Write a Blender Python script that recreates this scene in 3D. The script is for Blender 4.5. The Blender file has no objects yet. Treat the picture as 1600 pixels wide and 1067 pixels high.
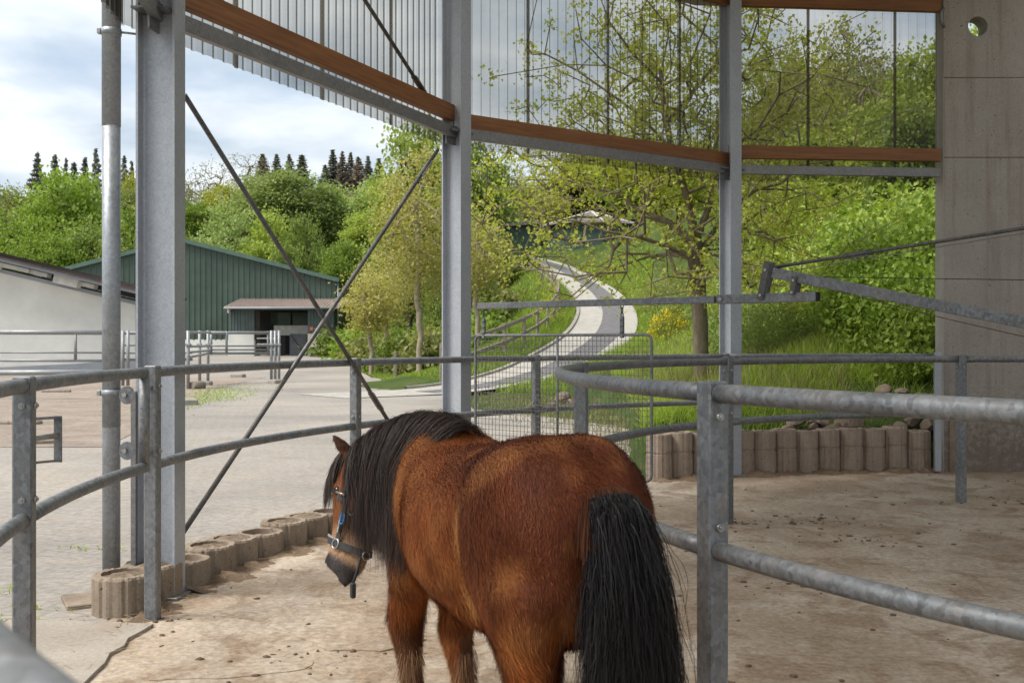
import bpy, bmesh, math, random
import numpy as np
from mathutils import Vector, Matrix

R = math.radians
S = bpy.context.scene
COL = S.collection

# ------------------------------------------------------------------ camera
cam_d = bpy.data.cameras.new('camera')
cam = bpy.data.objects.new('camera', cam_d)
COL.objects.link(cam)
cam.location = (0, 0, 1.5)
cam.rotation_euler = (R(90), 0, 0)
cam_d.sensor_width = 36
cam_d.lens = 36.9
cam_d.clip_start = 0.05
cam_d.clip_end = 3000
cam_d.dof.use_dof = True
cam_d.dof.focus_distance = 5.5
cam_d.dof.aperture_fstop = 9.0
S.camera = cam

# ------------------------------------------------------------------ world
SUN_EL, SUN_AZ = 55, 200          # azimuth: direction towards the sun, degrees from +X counter-clockwise
W = bpy.data.worlds.new('World')
S.world = W
W.use_nodes = True
nt = W.node_tree
nt.nodes.clear()


def wn(t, **k):
    n = nt.nodes.new(t)
    for a, b in k.items():
        setattr(n, a, b)
    return n


wo = wn('ShaderNodeOutputWorld')
bg = wn('ShaderNodeBackground')
sky = wn('ShaderNodeTexSky', sky_type='NISHITA', sun_disc=False)
sky.sun_elevation = R(SUN_EL)
sky.sun_rotation = R(90 - SUN_AZ)
sky.air_density = 1.0
sky.dust_density = 1.5
skym = wn('ShaderNodeMixRGB', blend_type='MULTIPLY')
skym.inputs[0].default_value = 1
skym.inputs[2].default_value = (0.1, 0.1, 0.1, 1)
nt.links.new(sky.outputs[0], skym.inputs[1])
tc = wn('ShaderNodeTexCoord')
sep = wn('ShaderNodeSeparateXYZ')
nt.links.new(tc.outputs['Generated'], sep.inputs[0])
# project the direction on a cloud layer so that clouds flatten towards the horizon
zc = wn('ShaderNodeMath', operation='MAXIMUM')
nt.links.new(sep.outputs[2], zc.inputs[0]); zc.inputs[1].default_value = 0.0
za = wn('ShaderNodeMath', operation='ADD')
nt.links.new(zc.outputs[0], za.inputs[0]); za.inputs[1].default_value = 0.16
dx = wn('ShaderNodeMath', operation='DIVIDE'); dy = wn('ShaderNodeMath', operation='DIVIDE')
nt.links.new(sep.outputs[0], dx.inputs[0]); nt.links.new(za.outputs[0], dx.inputs[1])
nt.links.new(sep.outputs[1], dy.inputs[0]); nt.links.new(za.outputs[0], dy.inputs[1])
cmb = wn('ShaderNodeCombineXYZ')
nt.links.new(dx.outputs[0], cmb.inputs[0]); nt.links.new(dy.outputs[0], cmb.inputs[1])
n1 = wn('ShaderNodeTexNoise'); n1.inputs['Scale'].default_value = 1.15; n1.inputs['Detail'].default_value = 7; n1.inputs['Roughness'].default_value = 0.52
n1.inputs['Distortion'].default_value = 0.3
mapn = wn('ShaderNodeMapping'); mapn.inputs['Location'].default_value = (3.1, 1.35, 0.4)
nt.links.new(cmb.outputs[0], mapn.inputs[0]); nt.links.new(mapn.outputs[0], n1.inputs['Vector'])
cov = wn('ShaderNodeValToRGB')
cov.color_ramp.elements[0].position = 0.30; cov.color_ramp.elements[0].color = (0.25, 0.25, 0.25, 1)
cov.color_ramp.elements[1].position = 0.47; cov.color_ramp.elements[1].color = (1, 1, 1, 1)
nt.links.new(n1.outputs['Fac'], cov.inputs[0])
n2 = wn('ShaderNodeTexNoise'); n2.inputs['Scale'].default_value = 2.3; n2.inputs['Detail'].default_value = 6; n2.inputs['Roughness'].default_value = 0.5
nt.links.new(mapn.outputs[0], n2.inputs['Vector'])
ccol = wn('ShaderNodeValToRGB')
ccol.color_ramp.elements[0].position = 0.34; ccol.color_ramp.elements[0].color = (0.36, 0.43, 0.50, 1)
ccol.color_ramp.elements[1].position = 0.62; ccol.color_ramp.elements[1].color = (0.64, 0.675, 0.71, 1)
nt.links.new(n2.outputs['Fac'], ccol.inputs[0])
cm = wn('ShaderNodeMixRGB')
nt.links.new(cov.outputs[0], cm.inputs[0]); nt.links.new(skym.outputs[0], cm.inputs[1]); nt.links.new(ccol.outputs[0], cm.inputs[2])
nt.links.new(cm.outputs[0], bg.inputs[0])
bg.inputs[1].default_value = 1.0
nt.links.new(bg.outputs[0], wo.inputs[0])

# ------------------------------------------------------------------ sun (thin cloud: soft edge)
sd = bpy.data.lights.new('sun', 'SUN')
sd.energy = 2.9
sd.angle = R(30)
sd.color = (1.0, 0.95, 0.87)
sun = bpy.data.objects.new('sun', sd)
COL.objects.link(sun)
_d = Vector((math.cos(R(SUN_AZ)) * math.cos(R(SUN_EL)), math.sin(R(SUN_AZ)) * math.cos(R(SUN_EL)), math.sin(R(SUN_EL))))
sun.rotation_euler = (-_d).to_track_quat('-Z', 'Y').to_euler()

S.view_settings.view_transform = 'Standard'
S.view_settings.look = 'None'
S.view_settings.exposure = 0.74
S.view_settings.gamma = 1
S.view_settings.use_curve_mapping = False
S.render.engine = 'CYCLES'
S.cycles.max_bounces = 7
S.cycles.diffuse_bounces = 4
S.cycles.glossy_bounces = 3
S.cycles.transmission_bounces = 4
S.cycles.transparent_max_bounces = 12
S.cycles.caustics_reflective = False
S.cycles.caustics_refractive = False
S.cycles.use_denoising = True
S.cycles.sample_clamp_indirect = 6

# ------------------------------------------------------------------ measures of the place
F, YH = 1640.0, 535.0                       # focal length and horizon, in pixels of the photograph
C = np.array([4.837, 5.2305])               # middle of the horse walker
RI, RO = 4.592, 6.7875                      # inner and outer fence
ZU, ZL = 1.3355, 0.8355                     # fence rails


def pol(a, r, z=0.0):
    return Vector((C[0] + r * math.cos(R(a)), C[1] + r * math.sin(R(a)), z))


def rad(a):
    return Vector((math.cos(R(a)), math.sin(R(a)), 0))


def PX(x, d):
    return (x - 800) / F * d


def PZ(y, d):
    return 1.5 - (y - YH) / F * d


# ------------------------------------------------------------------ mesh helpers
class MB:
    """collects pieces of geometry for one mesh object"""

    def __init__(s):
        s.v = []; s.f = []; s.sm = []

    def add(s, verts, faces, smooth=False):
        o = len(s.v)
        s.v += [tuple(p) for p in verts]
        s.f += [tuple(i + o for i in f) for f in faces]
        s.sm += [smooth] * len(faces)
        return s

    def box(s, c, size, rot=None, bev=0.0):
        hx, hy, hz = size[0] / 2, size[1] / 2, size[2] / 2
        M = rot if rot is not None else Matrix.Identity(3)
        c = Vector(c)
        if bev <= 0:
            vs = [c + M @ Vector((sx * hx, sy * hy, sz * hz)) for sz in (-1, 1) for sy in (-1, 1) for sx in (-1, 1)]
            return s.add(vs, [(0, 2, 3, 1), (4, 5, 7, 6), (0, 1, 5, 4), (2, 6, 7, 3), (0, 4, 6, 2), (1, 3, 7, 5)])
        b = min(bev, hx * .9, hy * .9, hz * .9)
        rings = []
        for z, i in ((-hz, b), (-hz + b, 0), (hz - b, 0), (hz, b)):
            x, y = hx - i, hy - i
            rr = b if i == 0 else b * .6
            rings.append([c + M @ Vector(p + (z,)) for p in ((-x + rr, -y), (x - rr, -y), (x, -y + rr), (x, y - rr), (x - rr, y), (-x + rr, y), (-x, y - rr), (-x, -y + rr))])
        return s.rings(rings, True, False)

    def rings(s, rings, caps=True, smooth=True, close=False):
        n = len(rings[0]); o = []
        vs = [p for r in rings for p in r]
        fs = []
        m = len(rings)
        for i in range(m - 1 + (1 if close else 0)):
            a = i * n; b = ((i + 1) % m) * n
            for j in range(n):
                fs.append((a + j, a + (j + 1) % n, b + (j + 1) % n, b + j))
        s.add(vs, fs, smooth)
        if caps and not close:
            k = len(s.v) - len(vs)
            s.f.append(tuple(k + j for j in reversed(range(n)))); s.sm.append(False)
            s.f.append(tuple(k + (m - 1) * n + j for j in range(n))); s.sm.append(False)
        return s

    def tube(s, pts, r, n=12, caps=True, close=False, smooth=True):
        pts = [Vector(p) for p in pts]
        m = len(pts)
        rs = r if hasattr(r, '__len__') else [r] * m
        rings = []
        ref = None
        for i, p in enumerate(pts):
            if close:
                t = (pts[(i + 1) % m] - pts[i - 1]).normalized()
            else:
                t = (pts[min(i + 1, m - 1)] - pts[max(i - 1, 0)]).normalized()
            if ref is None:
                ref = Vector((0, 0, 1)) if abs(t.z) < .9 else Vector((1, 0, 0))
            u = (ref - t * ref.dot(t)).normalized(); w = t.cross(u); ref = u
            rings.append([p + (u * math.cos(2 * math.pi * k / n) + w * math.sin(2 * math.pi * k / n)) * rs[i] for k in range(n)])
        return s.rings(rings, caps, smooth, close)

    def prism(s, outline, z0, z1, M=None):
        """outline: list of (x, y); extruded from z0 to z1; M: 4x4 placing it"""
        n = len(outline)
        vs = [Vector((x, y, z0)) for x, y in outline] + [Vector((x, y, z1)) for x, y in outline]
        if M is not None:
            vs = [M @ v for v in vs]
        fs = [tuple(reversed(range(n))), tuple(range(n, 2 * n))] + [(i, (i + 1) % n, n + (i + 1) % n, n + i) for i in range(n)]
        return s.add(vs, fs)

    def mesh(s, name):
        me = bpy.data.meshes.new(name)
        me.from_pydata(s.v, [], s.f)
        me.polygons.foreach_set('use_smooth', s.sm)
        me.update()
        return me

    def obj(s, name, mat=None, parent=None, **k):
        return obj(name, s.mesh(name), mat, parent, **k)


def np_mesh(name, v, f, smooth=False, attrs=None):
    """v (N,3), f (M,k) arrays; attrs: name -> (N,) floats or (N,3) colours on points"""
    me = bpy.data.meshes.new(name)
    v = np.ascontiguousarray(v, np.float32); f = np.ascontiguousarray(f, np.int32)
    me.vertices.add(len(v)); me.vertices.foreach_set('co', v.ravel())
    M_, k = f.shape
    me.loops.add(M_ * k); me.loops.foreach_set('vertex_index', f.ravel())
    me.polygons.add(M_); me.polygons.foreach_set('loop_start', np.arange(0, M_ * k, k, dtype=np.int32))
    me.polygons.foreach_set('use_smooth', np.full(M_, smooth, bool))
    for a, val in (attrs or {}).items():
        val = np.asarray(val, np.float32)
        if val.ndim == 1:
            at = me.attributes.new(a, 'FLOAT', 'POINT'); at.data.foreach_set('value', val)
        else:
            at = me.attributes.new(a, 'FLOAT_COLOR', 'POINT')
            at.data.foreach_set('color', np.hstack([val, np.ones((len(val), 1), np.float32)]).ravel())
    me.update(calc_edges=True)
    return me


def obj(name, me, mat=None, parent=None, label=None, cat=None, group=None, kind=None):
    o = bpy.data.objects.new(name, me)
    COL.objects.link(o)
    if mat is not None:
        if len(me.materials) == 0:
            me.materials.append(mat)
    if parent is not None:
        o.parent = parent
        if parent.get('_world'):
            o.matrix_parent_inverse = Matrix.Translation(-Vector(parent['_world']))
    tag(o, label, cat, group, kind)
    return o


def tag(o, label=None, cat=None, group=None, kind=None):
    if label: o['label'] = label
    if cat: o['category'] = cat
    if group: o['group'] = group
    if kind: o['kind'] = kind
    return o


def thing(name, label, cat, loc=(0, 0, 0), group=None, rz=None):
    """an Empty at the base. rz None: its parts come in world coordinates; else in its own frame"""
    o = bpy.data.objects.new(name, None)
    COL.objects.link(o)
    o.location = loc
    o.empty_display_size = .1
    if rz is None:
        o['_world'] = [float(c) for c in loc]
    else:
        o.rotation_euler = (0, 0, rz)
    return tag(o, label, cat, group)


def copy_tree(o, parent=None):
    c = o.copy(); COL.objects.link(c); c.parent = parent
    for ch in o.children:
        copy_tree(ch, c)
    return c


def rotz(a):
    return Matrix.Rotation(a, 3, 'Z')


def frame(xaxis, up=(0, 0, 1)):
    """3x3 whose columns are x along xaxis, y across, z nearly up"""
    x = Vector(xaxis).normalized(); u = Vector(up)
    y = u.cross(x).normalized(); z = x.cross(y)
    return Matrix((x, y, z)).transposed()


ORD = ['first', 'second', 'third', 'fourth', 'fifth', 'sixth', 'seventh', 'eighth', 'ninth', 'tenth', 'eleventh', 'twelfth', 'thirteenth', 'fourteenth', 'fifteenth', 'sixteenth', 'seventeenth', 'eighteenth', 'nineteenth', 'twentieth']


# ------------------------------------------------------------------ materials
class MT:
    def __init__(s, name, rough=.7, metal=0.0, spec=.5):
        s.m = bpy.data.materials.new(name); s.m.use_nodes = True
        s.t = s.m.node_tree
        s.b = s.t.nodes['Principled BSDF']; s.o = s.t.nodes['Material Output']
        s.b.inputs['Roughness'].default_value = rough
        s.b.inputs['Metallic'].default_value = metal
        s.b.inputs['Specular IOR Level'].default_value = spec
        s._c = None

    def n(s, t, **k):
        x = s.t.nodes.new(t)
        for a, b in k.items():
            setattr(x, a, b)
        return x

    def l(s, a, b):
        s.t.links.new(a, b)

    def coord(s, scale=(1, 1, 1), rot=(0, 0, 0)):
        tc = s.n('ShaderNodeTexCoord'); mp = s.n('ShaderNodeMapping')
        mp.inputs['Scale'].default_value = scale; mp.inputs['Rotation'].default_value = rot
        s.l(tc.outputs['Object'], mp.inputs[0])
        return mp.outputs[0]

    def noise(s, scale, detail=4, rough=.55, vec=None, dist=0.0):
        x = s.n('ShaderNodeTexNoise')
        x.inputs['Scale'].default_value = scale; x.inputs['Detail'].default_value = detail
        x.inputs['Roughness'].default_value = rough; x.inputs['Distortion'].default_value = dist
        s.l(vec if vec is not None else s.coord(), x.inputs['Vector'])
        return x.outputs['Fac']

    def vor(s, scale, vec=None, feature='F1', out='Color', rnd=1.0):
        x = s.n('ShaderNodeTexVoronoi', feature=feature)
        x.inputs['Scale'].default_value = scale; x.inputs['Randomness'].default_value = rnd
        s.l(vec if vec is not None else s.coord(), x.inputs['Vector'])
        return x.outputs[out]

    def ramp(s, fac, stops):
        x = s.n('ShaderNodeValToRGB'); e = x.color_ramp.elements
        while len(e) < len(stops):
            e.new(.5)
        for q, (p, c) in zip(e, stops):
            q.position = p; q.color = tuple(c) + (1,) if hasattr(c, '__len__') else (c, c, c, 1)
        s.l(fac, x.inputs[0])
        return x.outputs[0]

    def mix(s, fac, a, b, mode='MIX'):
        x = s.n('ShaderNodeMixRGB', blend_type=mode)
        for i, v in ((0, fac), (1, a), (2, b)):
            if isinstance(v, (int, float)):
                x.inputs[i].default_value = v if i == 0 else (v, v, v, 1)
            elif isinstance(v, tuple):
                x.inputs[i].default_value = v + (1,)
            else:
                s.l(v, x.inputs[i])
        return x.outputs[0]

    def col(s, c):
        if isinstance(c, tuple):
            s.b.inputs['Base Color'].default_value = c + (1,)
        else:
            s.l(c, s.b.inputs['Base Color'])
        return s

    def rough(s, c):
        s.l(c, s.b.inputs['Roughness']); return s

    def bump(s, h, strength=.3, dist=.01, prev=None):
        x = s.n('ShaderNodeBump'); x.inputs['Strength'].default_value = strength; x.inputs['Distance'].default_value = dist
        s.l(h, x.inputs['Height'])
        if prev is not None:
            s.l(prev, x.inputs['Normal'])
        s.l(x.outputs[0], s.b.inputs['Normal'])
        return x.outputs[0]

    def attr(s, name, out='Fac'):
        x = s.n('ShaderNodeAttribute', attribute_name=name)
        return x.outputs[out]

    def objrand(s):
        return s.n('ShaderNodeObjectInfo').outputs['Random']


def galv(name, tint=(1, 1, 1), lo=.26, hi=.46, metal=.7, dirt=0.0, rough=.42):
    t = MT(name, rough, metal)
    v0 = t.vor(58, t.coord((1, 1, .8)))
    sc_ = t.n('ShaderNodeSeparateColor'); t.l(v0, sc_.inputs[0]); v = sc_.outputs[0]
    h = t.ramp(v, [(0.0, (lo * tint[0], lo * tint[1], lo * tint[2])), (1.0, (hi * tint[0], hi * tint[1], hi * tint[2]))])
    big = t.noise(3.0, 5, .6)
    c = t.mix(.35, h, t.ramp(big, [(.35, lo * .8), (.7, hi * .95)]), 'MIX')
    fine = t.noise(90, 3, .6)
    c = t.mix(.3, c, t.mix(1, c, t.ramp(fine, [(.3, .45), (.7, 1.4)]), 'MULTIPLY'), 'MIX')
    if dirt:
        dn = t.noise(7, 6, .7)
        df = t.ramp(dn, [(.52, 0.0), (.66, dirt)])
        c = t.mix(df, c, (.22, .16, .11))
        t.l(t.ramp(dn, [(.52, metal), (.66, .1)]), t.b.inputs['Metallic'])
    t.col(c)
    t.rough(t.ramp(fine, [(.2, rough - .08), (.8, rough + .14)]))
    t.bump(fine, .08, .002)
    return t.m


M_TUBE = galv('galvanised_tube', (.93, 1, 1.07), .13, .29, .5, .25, .52)
M_POST = galv('galvanised_post', (.93, 1, 1.07), .15, .29, .5, .35, .52)
M_COLUMN = galv('galvanised_column', (.90, .98, 1.12), .40, .48, .30, .08, .42)
M_GIRT = galv('galvanised_girt', (1, 1, 1), .20, .30, .6, .2, .5)
M_PIPE = galv('zinc_pipe', (.9, 1, 1.1), .30, .42, .5, .08, .46)
M_WIRE = galv('wire', (1, .97, .93), .16, .28, .5, .4, .55)
M_DARKSTEEL = galv('dark_steel', (1, .97, .95), .09, .16, .6, .3, .5)
M_BOLT = galv('bolt', (1, .98, .92), .3, .5, .8, .2, .4)
M_FARSTEEL = galv('far_galvanised', (.95, 1, 1.05), .27, .40, .4, .2, .5)


def timber():
    t = MT('glulam_timber', .6)
    v = t.coord((.8, .8, 14))
    n = t.noise(3, 6, .6, v)
    c = t.ramp(n, [(.3, (.165, .062, .02)), (.7, (.29, .122, .038))])
    st = t.noise(9, 4, .6, t.coord((3, 3, .3)))
    c = t.mix(t.ramp(st, [(.6, 0.0), (.8, .35)]), c, (.1, .04, .015))
    t.col(c); t.bump(n, .15, .004)
    return t.m


M_TIMBER = timber()


def old_wood():
    t = MT('weathered_wood', .85)
    n = t.noise(5, 6, .65, t.coord((4, 4, 1)))
    t.col(t.ramp(n, [(.3, (.17, .135, .10)), (.7, (.36, .31, .25))])); t.bump(n, .4, .01)
    return t.m


M_WOOD = old_wood()


def concrete(name, a, b, stain=(.16, .115, .08), sf=.5, scale=1.0, pits=.6, low_dirt=False, soot=True):
    t = MT(name, .88, 0, .3)
    n = t.noise(1.2 * scale, 8, .62)
    c = t.ramp(n, [(.3, a), (.7, b)])
    n2 = t.noise(.7 * scale, 6, .7, t.coord((1, 1, .5)))
    c = t.mix(t.ramp(n2, [(.50, 0.0), (.72, sf)]), c, stain)
    f = t.noise(60, 4, .65)
    c = t.mix(.30, c, t.ramp(f, [(.25, tuple(x * .55 for x in a)), (.75, tuple(min(1, x * 1.25) for x in b))]))
    p = t.noise(38, 2, .5)
    pit = t.ramp(p, [(.68, 0.0), (.74, 1.0)])
    pf = t.ramp(pit, [(0.0, 0.0), (1.0, pits)])
    c = t.mix(pf, c, tuple(x * .3 for x in stain))
    if low_dirt:
        stk = t.noise(5, 6, .7, t.coord((1.6, 1.6, .09)))
        c = t.mix(t.ramp(stk, [(.50, 0.0), (.72, .45)]), c, (.15, .11, .085))
    if low_dirt:   # splashed dirt near the floor
        sp = t.n('ShaderNodeSeparateXYZ'); t.l(t.coord(), sp.inputs[0])
        zz = t.n('ShaderNodeMapRange'); zz.inputs[1].default_value = .2; zz.inputs[2].default_value = 1.25; zz.inputs[3].default_value = .30; zz.inputs[4].default_value = -.08
        t.l(sp.outputs[2], zz.inputs[0])
        ad = t.n('ShaderNodeMath', operation='ADD'); t.l(zz.outputs[0], ad.inputs[0]); t.l(t.noise(14, 8, .75), ad.inputs[1])
        c = t.mix(t.ramp(ad.outputs[0], [(.56, 0.0), (.80, .7)]), c, (.15, .105, .075))
    t.col(c)
    bb = t.bump(t.mix(.5, f, pit), .35, .006)
    return t.m


M_WALL = concrete('concrete_wall', (.31, .28, .252), (.43, .395, .36), (.25, .20, .16), .5, 1.0, .8, True)
M_WALLEDGE = concrete('concrete_edge', (.36, .33, .30), (.46, .43, .40), (.25, .2, .16), .4, 2, .5)
M_RING = concrete('planter_concrete', (.20, .15, .11), (.34, .28, .215), (.11, .07, .045), .95, 3, .8)
M_PALI = concrete('palisade_concrete', (.25, .19, .15), (.38, .31, .25), (.14, .095, .065), .8, 4, .9)
M_STONE = concrete('rubble_stone', (.13, .10, .078), (.27, .21, .165), (.10, .072, .05), .6, 4, .5)


def soil(name, a, b):
    t = MT(name, .95, 0, .2)
    n = t.noise(18, 8, .7)
    t.col(t.ramp(n, [(.3, a), (.7, b)])); t.bump(n, .8, .02)
    return t.m


M_SOIL = soil('planter_soil', (.12, .085, .06), (.28, .22, .165))
M_CLOD = soil('dirt_clods', (.10, .068, .046), (.22, .155, .105))
M_STRAW = soil('straw', (.35, .26, .12), (.55, .43, .24))


def track_floor():
    t = MT('track_floor', .92, 0, .25)
    v = t.coord()
    big = t.noise(.55, 7, .62, v, .4)
    c = t.ramp(big, [(.36, (.29, .22, .158)), (.5, (.41, .33, .252)), (.64, (.51, .435, .355))])
    mid = t.noise(2.6, 8, .68, v, .6)
    c = t.mix(t.ramp(mid, [(.49, 0.0), (.60, .8)]), c, (.27, .19, .128))
    lt = t.noise(2.3, 7, .65, t.coord((1.3, 1, 1), (0, 0, .7)), .8)
    c = t.mix(t.ramp(lt, [(.56, 0.0), (.70, .7)]), c, (.46, .41, .35))
    f = t.noise(26, 8, .75, v)
    c = t.mix(.55, c, t.mix(1, c, t.ramp(f, [(.32, .30), (.68, 1.5)]), 'MULTIPLY'))
    sp = t.noise(75, 3, .6, v)
    c = t.mix(t.ramp(sp, [(.66, 0.0), (.72, .7)]), c, (.09, .06, .04))
    # scraped streaks and hairline cracks
    st = t.noise(6, 6, .7, t.coord((.5, 4, 1), (0, 0, .35)))
    c = t.mix(t.ramp(st, [(.60, 0.0), (.72, .35)]), c, (.17, .12, .08))
    wv = t.n('ShaderNodeMixRGB'); wv.inputs[0].default_value = .22
    t.l(v, wv.inputs[1])
    nn = t.n('ShaderNodeTexNoise'); nn.inputs['Scale'].default_value = 1.6; nn.inputs['Detail'].default_value = 5
    t.l(v, nn.inputs['Vector']); t.l(nn.outputs['Color'], wv.inputs[2])
    cr = t.vor(.33, wv.outputs[0], 'DISTANCE_TO_EDGE', 'Distance')
    crk = t.ramp(cr, [(.0, .4), (.006, 0.0)])
    t.col(c)
    h = t.mix(.5, f, t.ramp(mid, [(.4, 0.0), (.7, 1.0)]))
    b0 = t.bump(h, .5, .014)
    lum = t.noise(5.5, 3, .5, v, .6)
    t.bump(lum, .5, .035, b0)
    return t.m


M_FLOOR = track_floor()


def yard():
    t = MT('yard_paving', .93, 0, .25)
    v = t.coord()
    big = t.noise(.22, 7, .6, v, .3)
    c = t.ramp(big, [(.32, (.235, .218, .20)), (.5, (.315, .288, .258)), (.68, (.385, .345, .297))])
    br = t.n('ShaderNodeTexBrick'); br.offset = .5
    br.inputs['Scale'].default_value = 1; br.inputs['Mortar Size'].default_value = .012; br.inputs['Brick Width'].default_value = .22; br.inputs['Row Height'].default_value = .165
    br.inputs['Color1'].default_value = (.90, .90, .90, 1); br.inputs['Color2'].default_value = (1.06, 1.05, 1.04, 1); br.inputs['Mortar'].default_value = (.72, .68, .63, 1)
    br.inputs['Mortar Smooth'].default_value = .6
    t.l(t.coord((1, 1, 1), (0, 0, .35)), br.inputs['Vector'])
    dust = t.noise(.9, 7, .65, v, .5)
    c = t.mix(t.ramp(dust, [(.4, .75), (.62, .15)]), c, t.mix(1, c, br.outputs['Color'], 'MULTIPLY'))
    sand = t.noise(1.6, 7, .7, t.coord((.6, 1.6, 1), (0, 0, .4)), .6)
    c = t.mix(t.ramp(sand, [(.52, 0.0), (.68, .6)]), c, (.37, .30, .225))
    f = t.noise(16, 8, .75, v)
    c = t.mix(.5, c, t.mix(1, c, t.ramp(f, [(.32, .38), (.68, 1.45)]), 'MULTIPLY'))
    dk = t.noise(.45, 5, .6, t.coord((.4, 1.5, 1), (0, 0, .2)))
    c = t.mix(t.ramp(dk, [(.55, 0.0), (.72, .35)]), c, (.19, .18, .172))
    t.col(c); t.bump(t.mix(.5, f, br.outputs['Fac']), .35, .008)
    return t.m


M_YARD = yard()


def sand():
    t = MT('paddock_sand', .95, 0, .2)
    v = t.coord()
    n = t.noise(1.1, 8, .7, v, .4)
    c = t.ramp(n, [(.3, (.26, .205, .162)), (.7, (.41, .345, .29))])
    f = t.noise(9, 8, .75, v)
    c = t.mix(.6, c, t.mix(1, c, t.ramp(f, [(.3, .45), (.7, 1.35)]), 'MULTIPLY'))
    t.col(c); t.bump(f, .9, .05)
    return t.m


M_SAND = sand()


def apron():
    t = MT('apron_concrete', .9, 0, .25)
    n = t.noise(1.3, 8, .65, None, .4)
    c = t.ramp(n, [(.3, (.29, .25, .21)), (.7, (.41, .365, .315))])
    f = t.noise(45, 6, .75)
    c = t.mix(.5, c, t.mix(1, c, t.ramp(f, [(.3, .5), (.7, 1.3)]), 'MULTIPLY'))
    d = t.noise(3.2, 7, .7)
    c = t.mix(t.ramp(d, [(.56, 0.0), (.7, .5)]), c, (.27, .195, .13))
    t.col(c); t.bump(f, .4, .006)
    return t.m


M_APRON = apron()


def terrain_mat():
    t = MT('grassy_ground', .95, 0, .15)
    v = t.coord()
    n = t.noise(.35, 7, .65, v)
    c = t.ramp(n, [(.3, (.035, .06, .012)), (.55, (.065, .10, .022)), (.75, (.10, .115, .04))])
    f = t.noise(7, 7, .75, v)
    c = t.mix(.6, c, t.mix(1, c, t.ramp(f, [(.3, .35), (.7, 1.5)]), 'MULTIPLY'))
    d = t.noise(1.7, 6, .7, v)
    c = t.mix(t.ramp(d, [(.55, 0.0), (.68, .55)]), c, (.16, .12, .07))
    t.col(c); t.bump(f, .8, .08)
    return t.m


M_TERRAIN = terrain_mat()


def road_mat(name, a, b, row=.12):
    t = MT(name, .92, 0, .2)
    tcn = t.n('ShaderNodeTexCoord')
    br = t.n('ShaderNodeTexBrick'); br.inputs['Scale'].default_value = 1
    br.inputs['Mortar Size'].default_value = .02; br.inputs['Brick Width'].default_value = .24; br.inputs['Row Height'].default_value = row
    br.inputs['Color1'].default_value = a + (1,); br.inputs['Color2'].default_value = b + (1,); br.inputs['Mortar'].default_value = tuple(x * .8 for x in a) + (1,)
    t.l(t.coord(), br.inputs['Vector'])
    f = t.noise(3, 7, .7)
    c = t.mix(.6, br.outputs['Color'], t.mix(1, br.outputs['Color'], t.ramp(f, [(.3, .65), (.7, 1.25)]), 'MULTIPLY'))
    t.col(c); t.bump(br.outputs['Fac'], -.3, .01)
    return t.m


M_ROAD = road_mat('road_paving', (.41, .385, .345), (.44, .41, .365))
M_ROADDARK = road_mat('road_dark_setts', (.145, .14, .145), (.22, .21, .21), .10)
M_KERB = concrete('kerb_concrete', (.26, .235, .20), (.40, .37, .33), (.16, .13, .09), .5, 4, .4)


def leaf(name, a, b, trans=.38, rough=.55, var=.35):
    """leaf colour runs from a to b over the attribute v of each leaf"""
    t = MT(name, rough, 0, .25)
    v = t.attr('v')
    c = t.ramp(v, [(0.0, a), (1.0, b)])
    c = t.mix(1, c, t.ramp(t.objrand(), [(0.0, 1 - var * .6), (1.0, 1 + var * .4)]), 'MULTIPLY')
    t.col(c)
    tr = t.n('ShaderNodeBsdfTranslucent'); t.l(t.mix(1, c, (1.25, 1.3, .7), 'MULTIPLY'), tr.inputs[0])
    mx = t.n('ShaderNodeMixShader'); mx.inputs[0].default_value = trans
    t.l(t.b.outputs[0], mx.inputs[1]); t.l(tr.outputs[0], mx.inputs[2]); t.l(mx.outputs[0], t.o.inputs[0])
    return t.m


L_BRIGHT = leaf('leaf_bright_green', (0.133, 0.218, 0.029), (0.371, 0.480, 0.091))
L_GREEN = leaf('leaf_mid_green', (0.128, 0.185, 0.039), (0.319, 0.392, 0.104))
L_LIGHT = leaf('leaf_pale_green', (0.215, 0.289, 0.091), (0.429, 0.501, 0.207))
L_LIME = leaf('leaf_lime', (0.209, 0.283, 0.049), (0.464, 0.523, 0.128))
L_OLIVE = leaf('leaf_olive', (0.174, 0.191, 0.061), (0.383, 0.382, 0.146))
L_SPRING = leaf('leaf_spring_yellow', (.33, .31, .085), (.60, .55, .20))
L_YELLOW = leaf('leaf_yellow_green', (0.230, 0.253, 0.034), (0.437, 0.437, 0.092))
L_NEAR = leaf('leaf_young', (0.278, 0.327, 0.049), (0.580, 0.589, 0.134), .45)
L_BRAMBLE = leaf('leaf_bramble', (0.139, 0.229, 0.032), (0.418, 0.523, 0.098), .33)
L_BRUSH = leaf('leaf_brush', (0.135, 0.209, 0.047), (0.317, 0.392, 0.108), .35)
L_SPRUCE = leaf('needle_hazed', (0.151, 0.158, 0.152), (0.290, 0.289, 0.262), .3)  # distance haze is put into this pale grey, likewise the brown below
L_BROWNSP = leaf('needle_brown', (0.197, 0.164, 0.152), (0.348, 0.283, 0.256), .3)
L_GRASS = leaf('grass_blade', (0.162, 0.240, 0.032), (0.406, 0.512, 0.091), .4)
L_GRASSDRY = leaf('grass_dry', (.16, .155, .05), (.36, .32, .15), .3)
L_BROOM = leaf('broom_flower', (.55, .40, .01), (.85, .62, .02), .3)


def bark(name, a, b):
    t = MT(name, .92, 0, .2)
    n = t.noise(7, 7, .7, t.coord((2, 2, .8)))
    t.col(t.ramp(n, [(.3, a), (.7, b)])); t.bump(n, .6, .02)
    return t.m


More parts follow.
